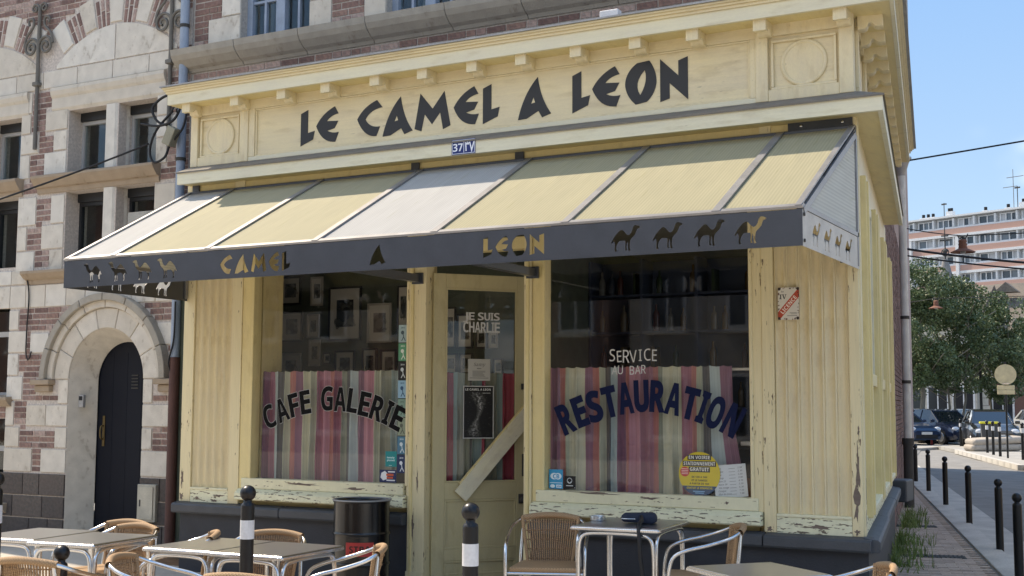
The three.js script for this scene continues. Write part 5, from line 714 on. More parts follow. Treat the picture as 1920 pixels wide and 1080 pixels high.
// ---------------------------------------------------------------- terrace furniture, drum, bollards
const GY = -0.09;                                                            // the pavement falls a little towards the kerb
const chair0 = thing('bistro_chair', '', 'chair', [0, 0, 0], 'aluminium and rattan chairs on the terrace', true);
{
  const c = chair0, r = 0.0125;
  // one hoop: front foot, arm, round the back, other arm, other foot
  const half = [[0.255, 0, 0.235], [0.262, 0.22, 0.232], [0.268, 0.50, 0.225], [0.270, 0.585, 0.195], [0.272, 0.625, 0.12], [0.270, 0.66, -0.02], [0.255, 0.70, -0.15], [0.20, 0.735, -0.225], [0.10, 0.752, -0.26], [0, 0.757, -0.268]];
  const full = [...half, ...half.slice(0, -1).reverse().map(([x, y, z]) => [-x, y, z])]; new G().tube(full, r, 110, 10).build('arm_hoop', M.alu, c);
  for (const s of [-1, 1]) { new G().tube([[s * 0.20, 0, -0.27], [s * 0.205, 0.2, -0.235], [s * 0.21, 0.42, -0.20], [s * 0.20, 0.60, -0.22], [s * 0.185, 0.735, -0.232]], r, 30, 10).build('rear_leg', M.alu, c); }
  new G().bar([-0.262, 0.405, 0.215], [0.262, 0.405, 0.215], 0.011).bar([-0.258, 0.30, 0.225], [0.258, 0.30, 0.225], 0.010).bar([-0.262, 0.40, 0.215], [-0.21, 0.40, -0.2], 0.011).bar([0.262, 0.40, 0.215], [0.21, 0.40, -0.2], 0.011).bar([-0.21, 0.40, -0.2], [0.21, 0.40, -0.2], 0.011).build('seat_frame', M.alu, c);
  for (const [x, z] of [[0.255, 0.235], [-0.255, 0.235], [0.20, -0.27], [-0.20, -0.27]]) new G().cyl(x, -0.002, 0.025, z, 0.016).build('foot_cap', M.dark, c);
  { const g = new RoundedBoxGeometry(0.45, 0.035, 0.42, 3, 0.016); const p = g.attributes.position; for (let i = 0; i < p.count; i++) { const x = p.getX(i), z = p.getZ(i); p.setY(i, p.getY(i) - 0.012 * (1 - (x / 0.23) ** 2) * (1 - (z / 0.22) ** 2)); p.setX(i, x * (1 + 0.10 * z / 0.2)); } g.computeVertexNormals(); g.translate(0, 0.43, 0.01); new G().add(g).build('seat', M.rattan, c); }
  // woven back: upright canes bound by a rolled top and side cords
  const at = (u, v) => { const wid = 0.155 + 0.045 * v, x = u * wid, bow = -0.045 * (1 - u * u); return [x, 0.43 + 0.318 * v, -0.185 - 0.075 * v + 0.035 * u * u * (0.4 + v) + bow * 0.2]; };
  { const g = new G(); for (let i = -11; i <= 11; i++) { const u = i / 11.5; const pts = []; for (let k = 0; k <= 5; k++) pts.push(at(u, k / 5)); g.tube(pts, 0.0058, 8, 5); } g.build('woven_back', M.rattan, c); }
  { const g = new G(); for (const v of [0.1, 0.3, 0.5, 0.7, 0.88]) { const pts = []; for (let k = -8; k <= 8; k++) { const p = at(k / 8 * 0.98, v); pts.push([p[0], p[1], p[2] + (k % 2 ? 0.007 : -0.007)]); } g.tube(pts, 0.005, 40, 5); } g.build('cross_weave', M.rattanDark, c); }
  { const g = new G(); const pts = []; for (let k = -8; k <= 8; k++) { const a = k / 8; pts.push([a * 0.205, 0.757 - 0.022 * a * a, -0.268 + 0.043 * a * a]); } g.tube(pts, 0.021, 40, 10); g.tube([0, .25, .5, .75, 1].map((v) => at(1.0, v)), 0.012, 16, 8).tube([0, .25, .5, .75, 1].map((v) => at(-1.0, v)), 0.012, 16, 8); g.build('rolled_edge', M.rattan, c); }
}
const table0 = thing('bistro_table', '', 'table', [0, 0, 0], 'square steel tables on the terrace', true);
function buildTable(t, w, d, h) {
  const lip = new RoundedBoxGeometry(w, 0.026, d, 3, 0.012); lip.translate(0, h - 0.013, 0); new G().add(lip).build('table_rim', M.alu, t);
  new G().rbox(-w / 2 + 0.012, w / 2 - 0.012, h - 0.004, h + 0.0025, -d / 2 + 0.012, d / 2 - 0.012, 0.002).build('table_top', M.steelTop, t);
  { const g = new G(), n = Math.round(w / 0.016), m = Math.round(d / 0.016), b = (x, z) => g.add(new THREE.BoxGeometry(0.008, 0.013, 0.008).translate(x, h - 0.014, z)); for (let i = 1; i < n; i++) { const x = -w / 2 + i * w / n; b(x, d / 2); b(x, -d / 2); } for (let i = 1; i < m; i++) { const z = -d / 2 + i * d / m; b(w / 2, z); b(-w / 2, z); } g.build('beaded_edge', M.alu, t); }
  const a = w / 2 - 0.035, b = d / 2 - 0.035, y = h - 0.045, R = 0.075;
  const U = (p, q, off) => { const dir = q.clone().sub(p).normalize(); const A = p.clone().addScaledVector(dir, off), B = q.clone().addScaledVector(dir, -off); const pts = [A.clone().setY(0), A.clone().setY(y - R * 1.2), A.clone().setY(y - R * 0.5).addScaledVector(dir, 0.012), A.clone().setY(y - R * 0.15).addScaledVector(dir, R * 0.45), A.clone().setY(y).addScaledVector(dir, R * 1.1), B.clone().setY(y).addScaledVector(dir, -R * 1.1), B.clone().setY(y - R * 0.15).addScaledVector(dir, -R * 0.45), B.clone().setY(y - R * 0.5).addScaledVector(dir, -0.012), B.clone().setY(y - R * 1.2), B.clone().setY(0)]; new G().tube(pts, 0.0135, 90, 10).build('leg_frame', M.alu, t); };
  const P = [V(-a, 0, b), V(a, 0, b), V(a, 0, -b), V(-a, 0, -b)]; for (let i = 0; i < 4; i++) U(P[i], P[(i + 1) % 4], 0.018);
  for (const p of P) new G().cyl(p.x, -0.002, 0.02, p.z, 0.03).build('foot_cap', M.dark, t);
}
buildTable(table0, 0.54, 0.67, 0.73);
const DEG = Math.PI / 180;
table0.position.set(-7.03, GY, 2.79); table0.rotation.y = 8 * DEG; table0.userData.label = 'steel table at the left picture edge, leftmost of the terrace';
copyOf(table0, [-6.47, GY, 2.80], 8 * DEG, 'steel table second from the left, in front of the arched door');
copyOf(table0, [-5.56, GY, 2.68], 3 * DEG, 'steel table left of the banded bollard, third from the left');
copyOf(table0, [-5.02, GY, 2.67], 3 * DEG, 'steel table right of the banded bollard, near the black drum');
{ const t = thing('bistro_table', 'shaded steel table under the right window with ashtray and bag', 'table', [-3.42, 0, 0.86], 'square steel tables on the terrace', true, 5 * DEG); buildTable(t, 0.62, 0.74, 0.73); }
{ const t = thing('bistro_table', 'steel table turned cornerwise at the bottom right of the terrace', 'table', [-2.12, GY, 2.16], 'square steel tables on the terrace', true, 50 * DEG); buildTable(t, 0.56, 0.60, 0.73); }
// chairs: position, turn (0 faces the camera side, +z)
const seats = [
  [-6.92, GY, 2.28, 0, 'rattan chair behind the leftmost table, mostly hidden'], [-6.66, GY, 2.46, -4, 'rattan chair behind the second table, before the arched door'], [-6.02, GY, 2.50, -50, 'rattan chair turned left between second and third table'],
  [-5.17, GY, 3.52, 116, 'rattan chair with its back to the left, in the foreground'], [-5.76, GY, 3.75, 188, 'rattan chair seen from behind at the bottom left corner'], [-4.32, GY, 3.66, 190, 'rattan chair back at the bottom edge behind the banded bollard'],
  [-5.46, GY, 2.32, 14, 'rattan chair behind the table near the black drum'], [-4.60, GY, 2.60, -56, 'rattan chair turned left at the right end of the sunny tables'],
  [-3.95, 0, 1.08, 22, 'brown rattan chair facing forward beside the shaded table, by the door'], [-2.84, 0, 1.06, -66, 'brown rattan chair turned left at the right of the shaded table'], [-1.72, GY, 1.92, -68, 'rattan chair at the bottom right beside the cornerwise table']];
seats.forEach(([x, y, z, a, l], i) => { if (!i) { chair0.position.set(x, y, z); chair0.rotation.y = a * DEG; chair0.userData.label = l; } else copyOf(chair0, [x, y, z], a * DEG, l); });
// on the shaded table
{
  const a = mesh('ashtray', new G().lathe([[0, 0], [0.05, 0], [0.053, 0.005], [0.053, 0.034], [0.047, 0.034], [0.044, 0.012], [0, 0.01]], 0, 0, 0).geo(), phys([0.55, 0.55, 0.53], { roughness: 0.2, metalness: 0.6 })); a.position.set(-3.69, 0.733, 0.82); tag(a, 'small round metal ashtray on the shaded table', 'ashtray');
  const b = thing('shoulder_bag', 'small navy bag with black strap hanging off the shaded table', 'bag', [-3.36, 0.733, 0.86], undefined, true, 0.3);
  const navyCloth = std([0.022, 0.028, 0.05], { roughness: 0.85 });
  { const g = new RoundedBoxGeometry(0.24, 0.075, 0.15, 4, 0.034); const p = g.attributes.position; for (let i = 0; i < p.count; i++) { const x = p.getX(i); p.setY(i, p.getY(i) * (1 - 0.28 * Math.max(0, -x) / 0.12) + 0.006 * n2(x * 18, p.getZ(i) * 18)); } g.computeVertexNormals(); g.translate(0, 0.037, 0); new G().add(g).build('pouch', navyCloth, b); }
  new G().tube([[-0.12, 0.03, -0.06], [-0.13, 0.035, 0], [-0.11, 0.035, 0.065], [-0.02, 0.035, 0.078]], 0.004, 20, 6).build('zip', M.alu, b);
  { const pts = [[0.02, 0.05, 0.07], [0.03, 0.035, 0.16], [0.03, 0.012, 0.36], [0.035, -0.05, 0.385], [0.05, -0.25, 0.38], [0.08, -0.38, 0.36], [0.20, -0.44, 0.30], [0.42, -0.45, 0.2]]; const c = new THREE.CatmullRomCurve3(pts.map((p) => V(...p)), false, 'centripetal'); const g = new THREE.TubeGeometry(c, 60, 0.014, 6); new G().add(g).build('strap', M.cable, b); }
}
// oil drum
{
  const d = thing('steel_drum', 'glossy black steel drum standing left of the cafe door', 'drum', [-5.98, 0, 0.42]); const R = 0.228, H = 0.765; const pr = [[0, 0.01], [R - 0.01, 0.01], [R + 0.006, 0.0], [R + 0.006, 0.012], [R, 0.02]]; for (const y of [0.26, 0.50]) pr.push([R, y - 0.018], [R + 0.009, y - 0.006], [R + 0.009, y + 0.006], [R, y + 0.018]); pr.push([R, H - 0.02], [R + 0.008, H - 0.012], [R + 0.008, H], [R - 0.004, H], [R - 0.006, H - 0.02], [R - 0.008, 0.1], [0, 0.1]);
  new G().lathe(pr, -5.98, 0, 0.42, 48).build('shell', phys([0.006, 0.006, 0.007], { roughness: 0.22, clearcoat: 0.2, clearcoatRoughness: 0.1 }), d);
  new G().add(new THREE.TorusGeometry(R + 0.006, 0.007, 8, 48).rotateX(Math.PI / 2).translate(-5.98, H, 0.42)).build('rim', M.zinc, d);
  const m = canvasTex(256, 128, (g, w, h) => { g.fillStyle = '#b5352f'; g.fillRect(0, 0, w, h); g.fillStyle = '#17100f'; g.font = 'bold 84px sans-serif'; g.textAlign = 'center'; g.textBaseline = 'middle'; g.fillText('STRA', w / 2, h / 2, 230); });
  const g = new THREE.CylinderGeometry(R + 0.002, R + 0.002, 0.11, 16, 1, true, 0.05, 1.0); const o = new THREE.Mesh(g, std([1, 1, 1], { map: m, roughness: 0.5, side: THREE.DoubleSide })); o.name = 'label_sticker'; o.position.set(0, 0.385, 0); d.add(o);
}
// bollards
const boll0 = thing('bollard', '', 'bollard', [0, 0, 0], 'bollards of the terrace', true);
const banded = (t, H, r, band) => { new G().cyl(0, -0.1, H - 0.115, 0, r, r, 24).lathe([[r, 0], [r * 0.92, 0.012], [r * 0.62, 0.02], [r * 0.62, 0.035]], 0, H - 0.116, 0, 24).build('post', M.bollard, t); new G().add(new THREE.SphereGeometry(0.045, 28, 18).translate(0, H - 0.045, 0)).build('ball', M.bollard, t); if (band) new G().cyl(0, H - 0.30, H - 0.195, 0, r + 0.0015, r + 0.0015, 24).build('white_band', M.white, t); };
banded(boll0, 1.165, 0.0385, true); boll0.position.set(-4.73, GY, 3.31); boll0.userData.label = 'black bollard with white band in front of the steel tables';
const boll1 = copyOf(boll0, [-3.08, GY - 0.01, 3.63], 0.4, 'black bollard with chipped white band and pink sticker, before the door');
copyOf(boll0, [-6.22, GY + 0.055, 3.80], 0, 'black banded bollard cut off by the left picture edge');
{ const b = thing('bollard', 'short plain black bollard before the second table', 'bollard', [-5.69, GY, 3.77], 'bollards of the terrace', true); banded(b, 0.82, 0.036, false); }
{ const m = canvasTex(64, 128, (g, w, h) => { g.fillStyle = '#c8497e'; g.fillRect(0, 0, w, h); g.fillStyle = '#f1dfe6'; g.fillRect(10, 12, 44, 40); g.fillStyle = '#2a1c22'; for (let i = 0; i < 9; i++) g.fillRect(rr(8, 40), rr(50, 116), rr(6, 18), rr(4, 10)); g.fillStyle = '#e7b2c6'; g.fillRect(14, 84, 30, 14); }); const o = mesh('pink_sticker', new THREE.CylinderGeometry(0.0402, 0.0402, 0.095, 10, 1, true, -0.1, 0.75), std([1, 1, 1], { map: m, roughness: 0.5, side: THREE.DoubleSide })); o.position.set(-3.08, 0.665, 3.63); tag(o, 'pink sticker on the front of the middle bollard', 'sticker'); }
// ---------------------------------------------------------------- ground, side street, square
{
  const flat = (pts, y, name, mat, t = 0.004) => { const g = plan(pts, y - t, y); return struct(new G().add(g).build(name, mat)); };
  flat([[-600, -700], [600, -700], [600, 200], [-600, 200]], -0.12, 'ground', M.asphalt, 0.02);
  flat([[-60, 5.06], [40, 5.06], [40, 25.9], [-60, 25.9]], -0.105, 'street', M.square);
  // terrace pavement: level at the house, falling to the kerb
  { const prof = [[-1.2, -0.2], [-1.2, 0.0], [1.45, 0.0], [1.8, GY], [4.9, GY], [4.9, -0.2]]; const g = profX(prof, -18, 0.6); struct(new G().add(g).build('pavement', M.pave)); }
  for (let x = -18; x < 0.5; x += 1.0) { const k = new G().rbox(x + 0.004, x + 0.996, -0.15, GY + 0.012, 4.905, 5.06, 0.012).build('kerb_stone', M.gutter); struct(k); }
}
const bA = 13.9 * Math.PI / 180, BD = V(-Math.sin(bA), 0, -Math.cos(bA)), BL = V(-Math.cos(bA), 0, Math.sin(bA)), B0 = V(-1.43, 0, -3.35);   // along the bollards, and left of them
const SP = (a, l, y = 0) => V(B0.x + BD.x * a + BL.x * l, y, B0.z + BD.z * a + BL.z * l);
const wallX = (z) => KX + (SX / SZ) * z * 1;
{
  const q = (pts, y, name, mat, t = 0.004) => struct(new G().add(plan(pts.map(([a, l]) => { const p = SP(a, l); return [p.x, p.z]; }), y - t, y)).build(name, mat));
  q([[-4.4, -0.10], [30, -0.10], [30, 3.4], [-4.4, 1.6]], -0.012, 'side_pavement', M.paverJoint, 0.1);
  const pvMat = new THREE.Matrix4().makeBasis(BL.clone().negate(), V(0, 1, 0), BD.clone().negate());
  const pave = scene.children.find((o) => o.name === 'side_pavement'); const gs = [0.196, 0.094].map((w) => uvMetres(new THREE.BoxGeometry(w, 0.05, 0.094))); let n = 0; const rest = [];
  for (let a = -0.9; a < 19; a += 0.1) { const row = Math.round(a * 10), jog = (row % 2 ? 0.1 : 0); for (let l = 0.16 + jog; l < 2.4; l += 0.2) { const p = SP(a, l + 0.1); if (p.x < wallX(p.z) - 0.05) break; if (n < 300 && a > -0.6) { n++; const o = mesh('paver', gs[0], M.pavers[Math.floor(rnd() * 4)], pave); o.position.set(p.x, -0.025 + rr(-0.002, 0.003), p.z); o.rotation.y = bA + rr(-0.012, 0.012); o.rotation.z = rr(-0.01, 0.01); } else { const g = gs[0].clone(); g.rotateY(bA + rr(-0.012, 0.012)); g.translate(p.x, -0.025 + rr(-0.002, 0.003), p.z); rest.push(g); } } }
  stuff(mesh('paver_remainder', mergeGeometries(rest), M.pavers[1], pave));
  for (let a = -4.3; a < 28; a += 1) { const k = new G(); const g = uvMetres(new RoundedBoxGeometry(0.26, 0.16, 0.992, 1, 0.012)); g.rotateY(bA); const p = SP(a + 0.5, -0.005); g.translate(p.x, -0.074, p.z); k.l.push(g); struct(k.build('kerb_stone', M.gutter)); }
  q([[-5, -0.62], [28, -0.62], [28, -0.13], [-5, -0.13]], -0.098, 'gutter', M.gutter);
  q([[-20, -7.5], [29, -7.0], [29, -0.62], [-20, -0.62]], -0.105, 'road', M.asphalt);
  // grates
  for (const [a, l, w, lab] of [[1.55, 0.62, 0.62, 'iron drain grate in the side pavement, nearer one'], [4.95, 0.62, 0.55, 'iron drain grate in the side pavement, farther one']]) { const p = SP(a, l), t = thing('drain_grate', lab, 'grate', [p.x, 0.004, p.z], 'drain grates in the side pavement', true, bA); new G().rbox(-w / 2, w / 2, -0.02, 0.0, -0.13, 0.13, 0.003).build('grate_frame', M.iron, t); for (let i = 0; i < 14; i++) { const x = -w / 2 + 0.03 + i * (w - 0.06) / 13; new G().box(x - 0.008, x + 0.008, 0.0, 0.006, -0.11, 0.11).build('grate_bar', M.iron, t); } }
  // plain bollards along the side street
  const sb = thing('bollard', 'plain black bollard on the side street kerb, nearest, at the right edge', 'bollard', [0, 0, 0], 'plain bollards on the side street', true);
  new G().cyl(0, -0.05, 0.655, 0, 0.041, 0.041, 20).lathe([[0.041, 0], [0.038, 0.012], [0.024, 0.018], [0.024, 0.03]], 0, 0.655, 0, 20).build('post', M.bollard, sb); new G().add(new THREE.SphereGeometry(0.044, 22, 14).translate(0, 0.72, 0)).build('ball', M.bollard, sb);
  const L = ['', 'second', 'third', 'fourth', 'fifth', 'sixth and farthest'];
  [[-1.43, -3.35], [-1.89, -5.70], [-2.67, -8.83], [-3.48, -11.92], [-4.32, -15.18], [-5.1, -18.14]].forEach(([x, z], i) => { if (!i) sb.position.set(x, 0, z); else copyOf(sb, [x, 0, z], 0, `plain black bollard on the side street kerb, ${L[i]} from the right edge`); });
  // weeds against the wall
  const pos = [], blade = (x, z, h, lean, az, w) => { const dx = Math.cos(az), dz = Math.sin(az), tx = x + dx * lean, tz = z + dz * lean, mx = x + dx * lean * 0.35, mz = z + dz * lean * 0.35; pos.push(x - dz * w, 0, z + dx * w, x + dz * w, 0, z - dx * w, mx, h * 0.65, mz, x + dz * w, 0, z - dx * w, mx + dz * w * 0.8, h * 0.65, mz - dx * w * 0.8, mx, h * 0.65, mz, mx, h * 0.65, mz, mx + dz * w * 0.8, h * 0.65, mz - dx * w * 0.8, tx, h, tz); };
  for (let i = 0; i < 2000; i++) { const t = 3.2 + Math.pow(rnd(), 1.3) * 7, c = n2(t * 0.9, 7); if (c < 0.1 && rnd() < 0.85) continue; const [x, z] = back(0.06 + Math.abs(rr(-1, 1) * rr(0, 0.42)), t); blade(x, z, rr(0.04, 0.24) * (0.6 + 0.6 * c), rr(0.03, 0.20), rr(0, TAU), rr(0.004, 0.010)); }
  const g = new THREE.BufferGeometry(); g.setAttribute('position', new THREE.Float32BufferAttribute(pos, 3)); g.computeVertexNormals(); stuff(tag(mesh('weeds', g, phys([0.16, 0.22, 0.05], { roughness: 0.8, transmission: 0.2, thickness: 0, side: THREE.DoubleSide })), 'green weeds growing at the foot of the side wall', 'weeds'));
  // a low stone block and vent at the cafe's rear corner
  const [vx, vz] = back(0.1, 6.2); tag(new G().rbox(vx - 0.1, vx + 0.1, 0.45, 0.70, vz - 0.2, vz + 0.2, 0.02).build('corner_stone', M.plinth), 'grey projecting stone at the rear end of the cafe ledge', 'stone');
}
// ---------------------------------------------------------------- across the street: kerb, banded bollards, sign, bin, mattress
{
  const pale = std([0.36, 0.345, 0.31], { map: T.asphalt, roughness: 0.95 });
  struct(new G().add(plan([[-3.1, -22], [-3.94, -26.6], [-7.4, -38.4], [-8.9, -43.0], [-5.2, -44], [3, -40], [6, -22]], -0.11, 0.02)).build('corner_pavement', pale));
  struct(new G().add(plan([[-40, -29], [-7.3, -29], [-9.2, -41], [-60, -41]], -0.112, -0.104)).build('cross_road', std([0.20, 0.195, 0.185], { map: T.asphalt, roughness: 0.95 })));
  struct(new G().add(plan([[-60, -41], [-9.2, -41], [-8.9, -43], [6, -44], [14, -62], [-60, -62]], -0.11, -0.02)).build('car_park', pale));
  const k0 = [-3.94, -26.6], k1 = [-7.4, -38.4]; const n = 12; for (let i = 0; i < n; i++) { const f = (t) => [k0[0] + (k1[0] - k0[0]) * t, k0[1] + (k1[1] - k0[1]) * t], a = f(i / n), b = f((i + 0.99) / n); struct(new G().beam([a[0] - 0.08, -0.03, a[1]], [b[0] - 0.08, -0.03, b[1]], 0.16, 0.14).build('kerb_stone', M.gutter)); }
  const bb = thing('bollard', 'slim black bollard with white band before the mattress, leftmost', 'bollard', [0, 0.02, 0], 'banded bollards by the road sign', true); new G().cyl(0, 0, 0.98, 0, 0.045, 0.045, 14).build('post', M.bollard, bb); new G().add(new THREE.SphereGeometry(0.055, 14, 10).translate(0, 1.03, 0)).build('ball', M.bollard, bb); new G().cyl(0, 0.78, 0.92, 0, 0.047, 0.047, 14).build('white_band', M.white, bb);
  bb.position.set(-6.14, 0.02, -36.2); copyOf(bb, [-5.7, 0.02, -34.3], 0, 'slim banded bollard before the mattress, second from the left'); copyOf(bb, [-5.33, 0.02, -33.0], 0, 'slim banded bollard just left of the road sign'); copyOf(bb, [-4.4, 0.02, -30.6], 0, 'slim banded bollard right of the road sign');
  copyOf(bb, [-8.14, 0.0, -43.6], 0, 'slim bollard by the tree trunks, left one of the pair'); copyOf(bb, [-7.75, 0.0, -43.2], 0, 'slim bollard by the tree trunks, right one of the pair');
  const s = thing('road_sign', 'back of a round road sign with two plates on a black post', 'road sign', [-4.95, 0.02, -31.7], undefined, true, 0.25); const tan = std([0.72, 0.58, 0.35], { roughness: 0.6, map: T.grime });
  new G().cyl(0, 0, 2.9, 0, 0.03, 0.03, 12).build('post', M.bollard, s); new G().add(new THREE.CylinderGeometry(0.31, 0.31, 0.02, 40).rotateX(Math.PI / 2).translate(0, 2.52, 0.05)).build('sign_disc', tan, s); new G().rbox(-0.25, 0.25, 2.06, 2.19, 0.04, 0.06, 0.01).build('sign_plate', tan, s); new G().rbox(-0.25, 0.25, 1.92, 2.05, 0.04, 0.06, 0.01).build('sign_plate', tan, s); new G().rbox(-0.1, 0.1, 2.22, 2.26, 0.06, 0.075, 0.004).build('clamp', M.alu, s);
  const b = thing('wheelie_bin', 'grey wheelie bin with yellow lid before the black car', 'bin', [-6.35, 0.02, -38.4], undefined, true, 0.2); { const p = [[-0.24, 0], [0.24, 0], [0.30, 0.95], [-0.30, 0.95]]; new G().ext(poly(p), 0.6, MT(0, 0, -0.3)).build('body', std([0.055, 0.058, 0.062], { roughness: 0.6 }), b); new G().rbox(-0.33, 0.33, 0.95, 1.02, -0.34, 0.34, 0.02).build('lid', std([0.62, 0.60, 0.03], { roughness: 0.5 }), b); for (const x of [-0.2, 0.2]) new G().add(new THREE.CylinderGeometry(0.09, 0.09, 0.05, 14).rotateZ(Math.PI / 2).translate(x, 0.09, -0.32)).build('wheel', M.dark, b); }
  const m = thing('mattress', 'two grubby white rolled mattresses lying on the pavement', 'mattress', [-6.2, 0.02, -38.0], undefined, true, 0.62); const mm = std([0.42, 0.38, 0.33], { roughness: 0.95, map: T.stone }); for (const [y, dx, tilt] of [[0.13, 0, 0], [0.36, 0.05, 0.05]]) { const g = new RoundedBoxGeometry(1.9, 0.24, 0.7, 4, 0.11); const p = g.attributes.position; for (let i = 0; i < p.count; i++) p.setY(i, p.getY(i) + 0.03 * n2(p.getX(i) * 3, p.getZ(i) * 3 + y)); g.computeVertexNormals(); g.rotateZ(tilt); g.translate(dx, y, 0); new G().add(g).build('mattress_roll', mm, m); }
}
// ---------------------------------------------------------------- parked cars
{
  const glassDark = phys([0.012, 0.016, 0.02], { roughness: 0.06, clearcoat: 1, clearcoatRoughness: 0.02 }), tyre = std([0.015, 0.015, 0.016], { roughness: 0.9 }), rim = std([0.42, 0.42, 0.43], { roughness: 0.3, metalness: 0.8 }), lampM = phys([0.62, 0.64, 0.66], { roughness: 0.08, clearcoat: 1 }), plate = std([0.6, 0.6, 0.58], { roughness: 0.5 });
  const loft = (secs) => { const pos = [], n = secs[0].length; const tri = (a, b, c) => pos.push(...a, ...b, ...c); for (let i = 0; i < secs.length - 1; i++) for (let k = 0; k < n; k++) { const a = secs[i][k], b = secs[i][(k + 1) % n], c = secs[i + 1][k], d = secs[i + 1][(k + 1) % n]; tri(a, c, d); tri(a, d, b); } const cap = (s, f) => { for (let k = 1; k < n - 1; k++) f ? tri(s[0], s[k], s[k + 1]) : tri(s[0], s[k + 1], s[k]); }; cap(secs[0], true); cap(secs[secs.length - 1], false); let g = new THREE.BufferGeometry(); g.setAttribute('position', new THREE.Float32BufferAttribute(pos, 3)); g.computeVertexNormals(); return g; };
  const bodySecs = [[2.06, 0.66, 0.30, 0.60], [2.0, 0.78, 0.22, 0.70], [1.75, 0.85, 0.19, 0.80], [1.2, 0.87, 0.18, 0.90], [0.85, 0.875, 0.18, 0.96], [0, 0.88, 0.18, 0.98], [-1.0, 0.88, 0.18, 1.0], [-1.75, 0.85, 0.2, 1.02], [-2.0, 0.78, 0.26, 0.96], [-2.06, 0.68, 0.34, 0.80]].map(([z, w, b, t]) => [[-w * 0.88, b, z], [-w, b + 0.16, z], [-w, t - 0.22, z], [-w * 0.95, t - 0.07, z], [-w * 0.78, t, z], [w * 0.78, t, z], [w * 0.95, t - 0.07, z], [w, t - 0.22, z], [w, b + 0.16, z], [w * 0.88, b, z]]);
  const cabin = [[0.95, 0.74, 0.92, 0.72, 0.94], [0.2, 0.77, 0.92, 0.60, 1.42], [-0.4, 0.78, 0.92, 0.60, 1.475], [-1.2, 0.77, 0.92, 0.58, 1.44], [-1.92, 0.72, 0.92, 0.60, 1.02]].map(([z, w, b, wt, t]) => [[-w, b, z], [-wt, t, z], [wt, t, z], [w, b, z]]);
  const makeCar = (label, paint, pos, turn) => {
    const c = thing('parked_car', label, 'car', pos, 'cars parked on the square', true, turn);
    new G().add(loft(bodySecs)).build('body', paint, c); new G().add(loft(cabin)).build('windows', glassDark, c);
    const roof = [[0.22, 0.60, 1.425], [-0.4, 0.61, 1.482], [-1.22, 0.59, 1.447]].map(([z, w, y]) => [[-w, y - 0.03, z], [-w * 0.94, y + 0.012, z], [w * 0.94, y + 0.012, z], [w, y - 0.03, z]]); new G().add(loft(roof)).build('roof', paint, c);
    for (const s of [-1, 1]) { new G().beam([s * 0.74, 0.95, 0.93], [s * 0.61, 1.42, 0.2], 0.06, 0.05).build('pillar', paint, c); new G().beam([s * 0.775, 0.93, -0.5], [s * 0.61, 1.45, -0.5], 0.05, 0.07, [0, 0, 1]).build('pillar', paint, c); new G().beam([s * 0.73, 0.95, -1.88], [s * 0.59, 1.43, -1.2], 0.08, 0.08).build('pillar', paint, c);
      const h = new THREE.SphereGeometry(0.17, 14, 10); h.scale(1.0, 0.62, 0.55); h.translate(s * 0.62, 0.66, 1.95); new G().add(h).build('headlight', lampM, c); new G().rbox(s * 0.92 - 0.09, s * 0.92 + 0.09, 0.94, 1.06, 0.70, 0.80, 0.03).build('wing_mirror', paint, c);
      for (const z of [1.30, -1.28]) { const w = new G().add(new THREE.CylinderGeometry(0.31, 0.31, 0.2, 26).rotateZ(Math.PI / 2).translate(s * 0.79, 0.31, z)).build('wheel', tyre, c); new G().add(new THREE.CylinderGeometry(0.19, 0.2, 0.02, 20).rotateZ(Math.PI / 2).translate(s * 0.895, 0.31, z)).build('rim', rim, w); } }
    new G().rbox(-0.55, 0.55, 0.28, 0.44, 2.0, 2.065, 0.02).build('lower_grille', M.dark, c); new G().rbox(-0.26, 0.26, 0.44, 0.55, 2.05, 2.085, 0.006).build('number_plate', plate, c);
    return c;
  };
  const paint = (r, g, b) => phys([r, g, b], { roughness: 0.28, metalness: 0.2, clearcoat: 1, clearcoatRoughness: 0.06 });
  const Y = -0.02;
  makeCar('black car facing the street behind the yellow-lidded bin', paint(0.012, 0.014, 0.017), [-7.0, Y, -43.2], 0.28);
  makeCar('dark blue car behind the leftmost tree trunk', paint(0.014, 0.03, 0.075), [-11.2, Y, -46.2], 0.85); makeCar('blue car behind the tree trunks, second row', paint(0.02, 0.045, 0.11), [-11.2, Y, -51.0], 1.0);
  makeCar('navy car half hidden by the forked tree', paint(0.012, 0.02, 0.05), [-9.6, Y, -48.0], 0.75); makeCar('black car at the far left by the drainpipe', paint(0.012, 0.012, 0.014), [-13.3, Y, -45.5], 0.9);
  makeCar('white car behind the black car', paint(0.50, 0.50, 0.49), [-8.6, Y, -52.6], 0.6); makeCar('grey-blue car behind the road sign', paint(0.07, 0.10, 0.14), [-5.0, Y, -50.0], 0.5); makeCar('dark green car at the right picture edge', paint(0.02, 0.045, 0.045), [-4.2, Y, -45.5], 0.5); makeCar('dark grey car in the back row', paint(0.05, 0.052, 0.055), [-12.6, Y, -56.0], 0.9);
  makeCar('silver car in the back row between the tree trunks', paint(0.42, 0.43, 0.44), [-14.0, Y, -58.5], 0.9); makeCar('blue-grey car in the back row, behind the white one', paint(0.09, 0.12, 0.17), [-10.2, Y, -57.5], 0.7); makeCar('pale car in the back row behind the road sign', paint(0.5, 0.5, 0.48), [-6.4, Y, -58.0], 0.5);
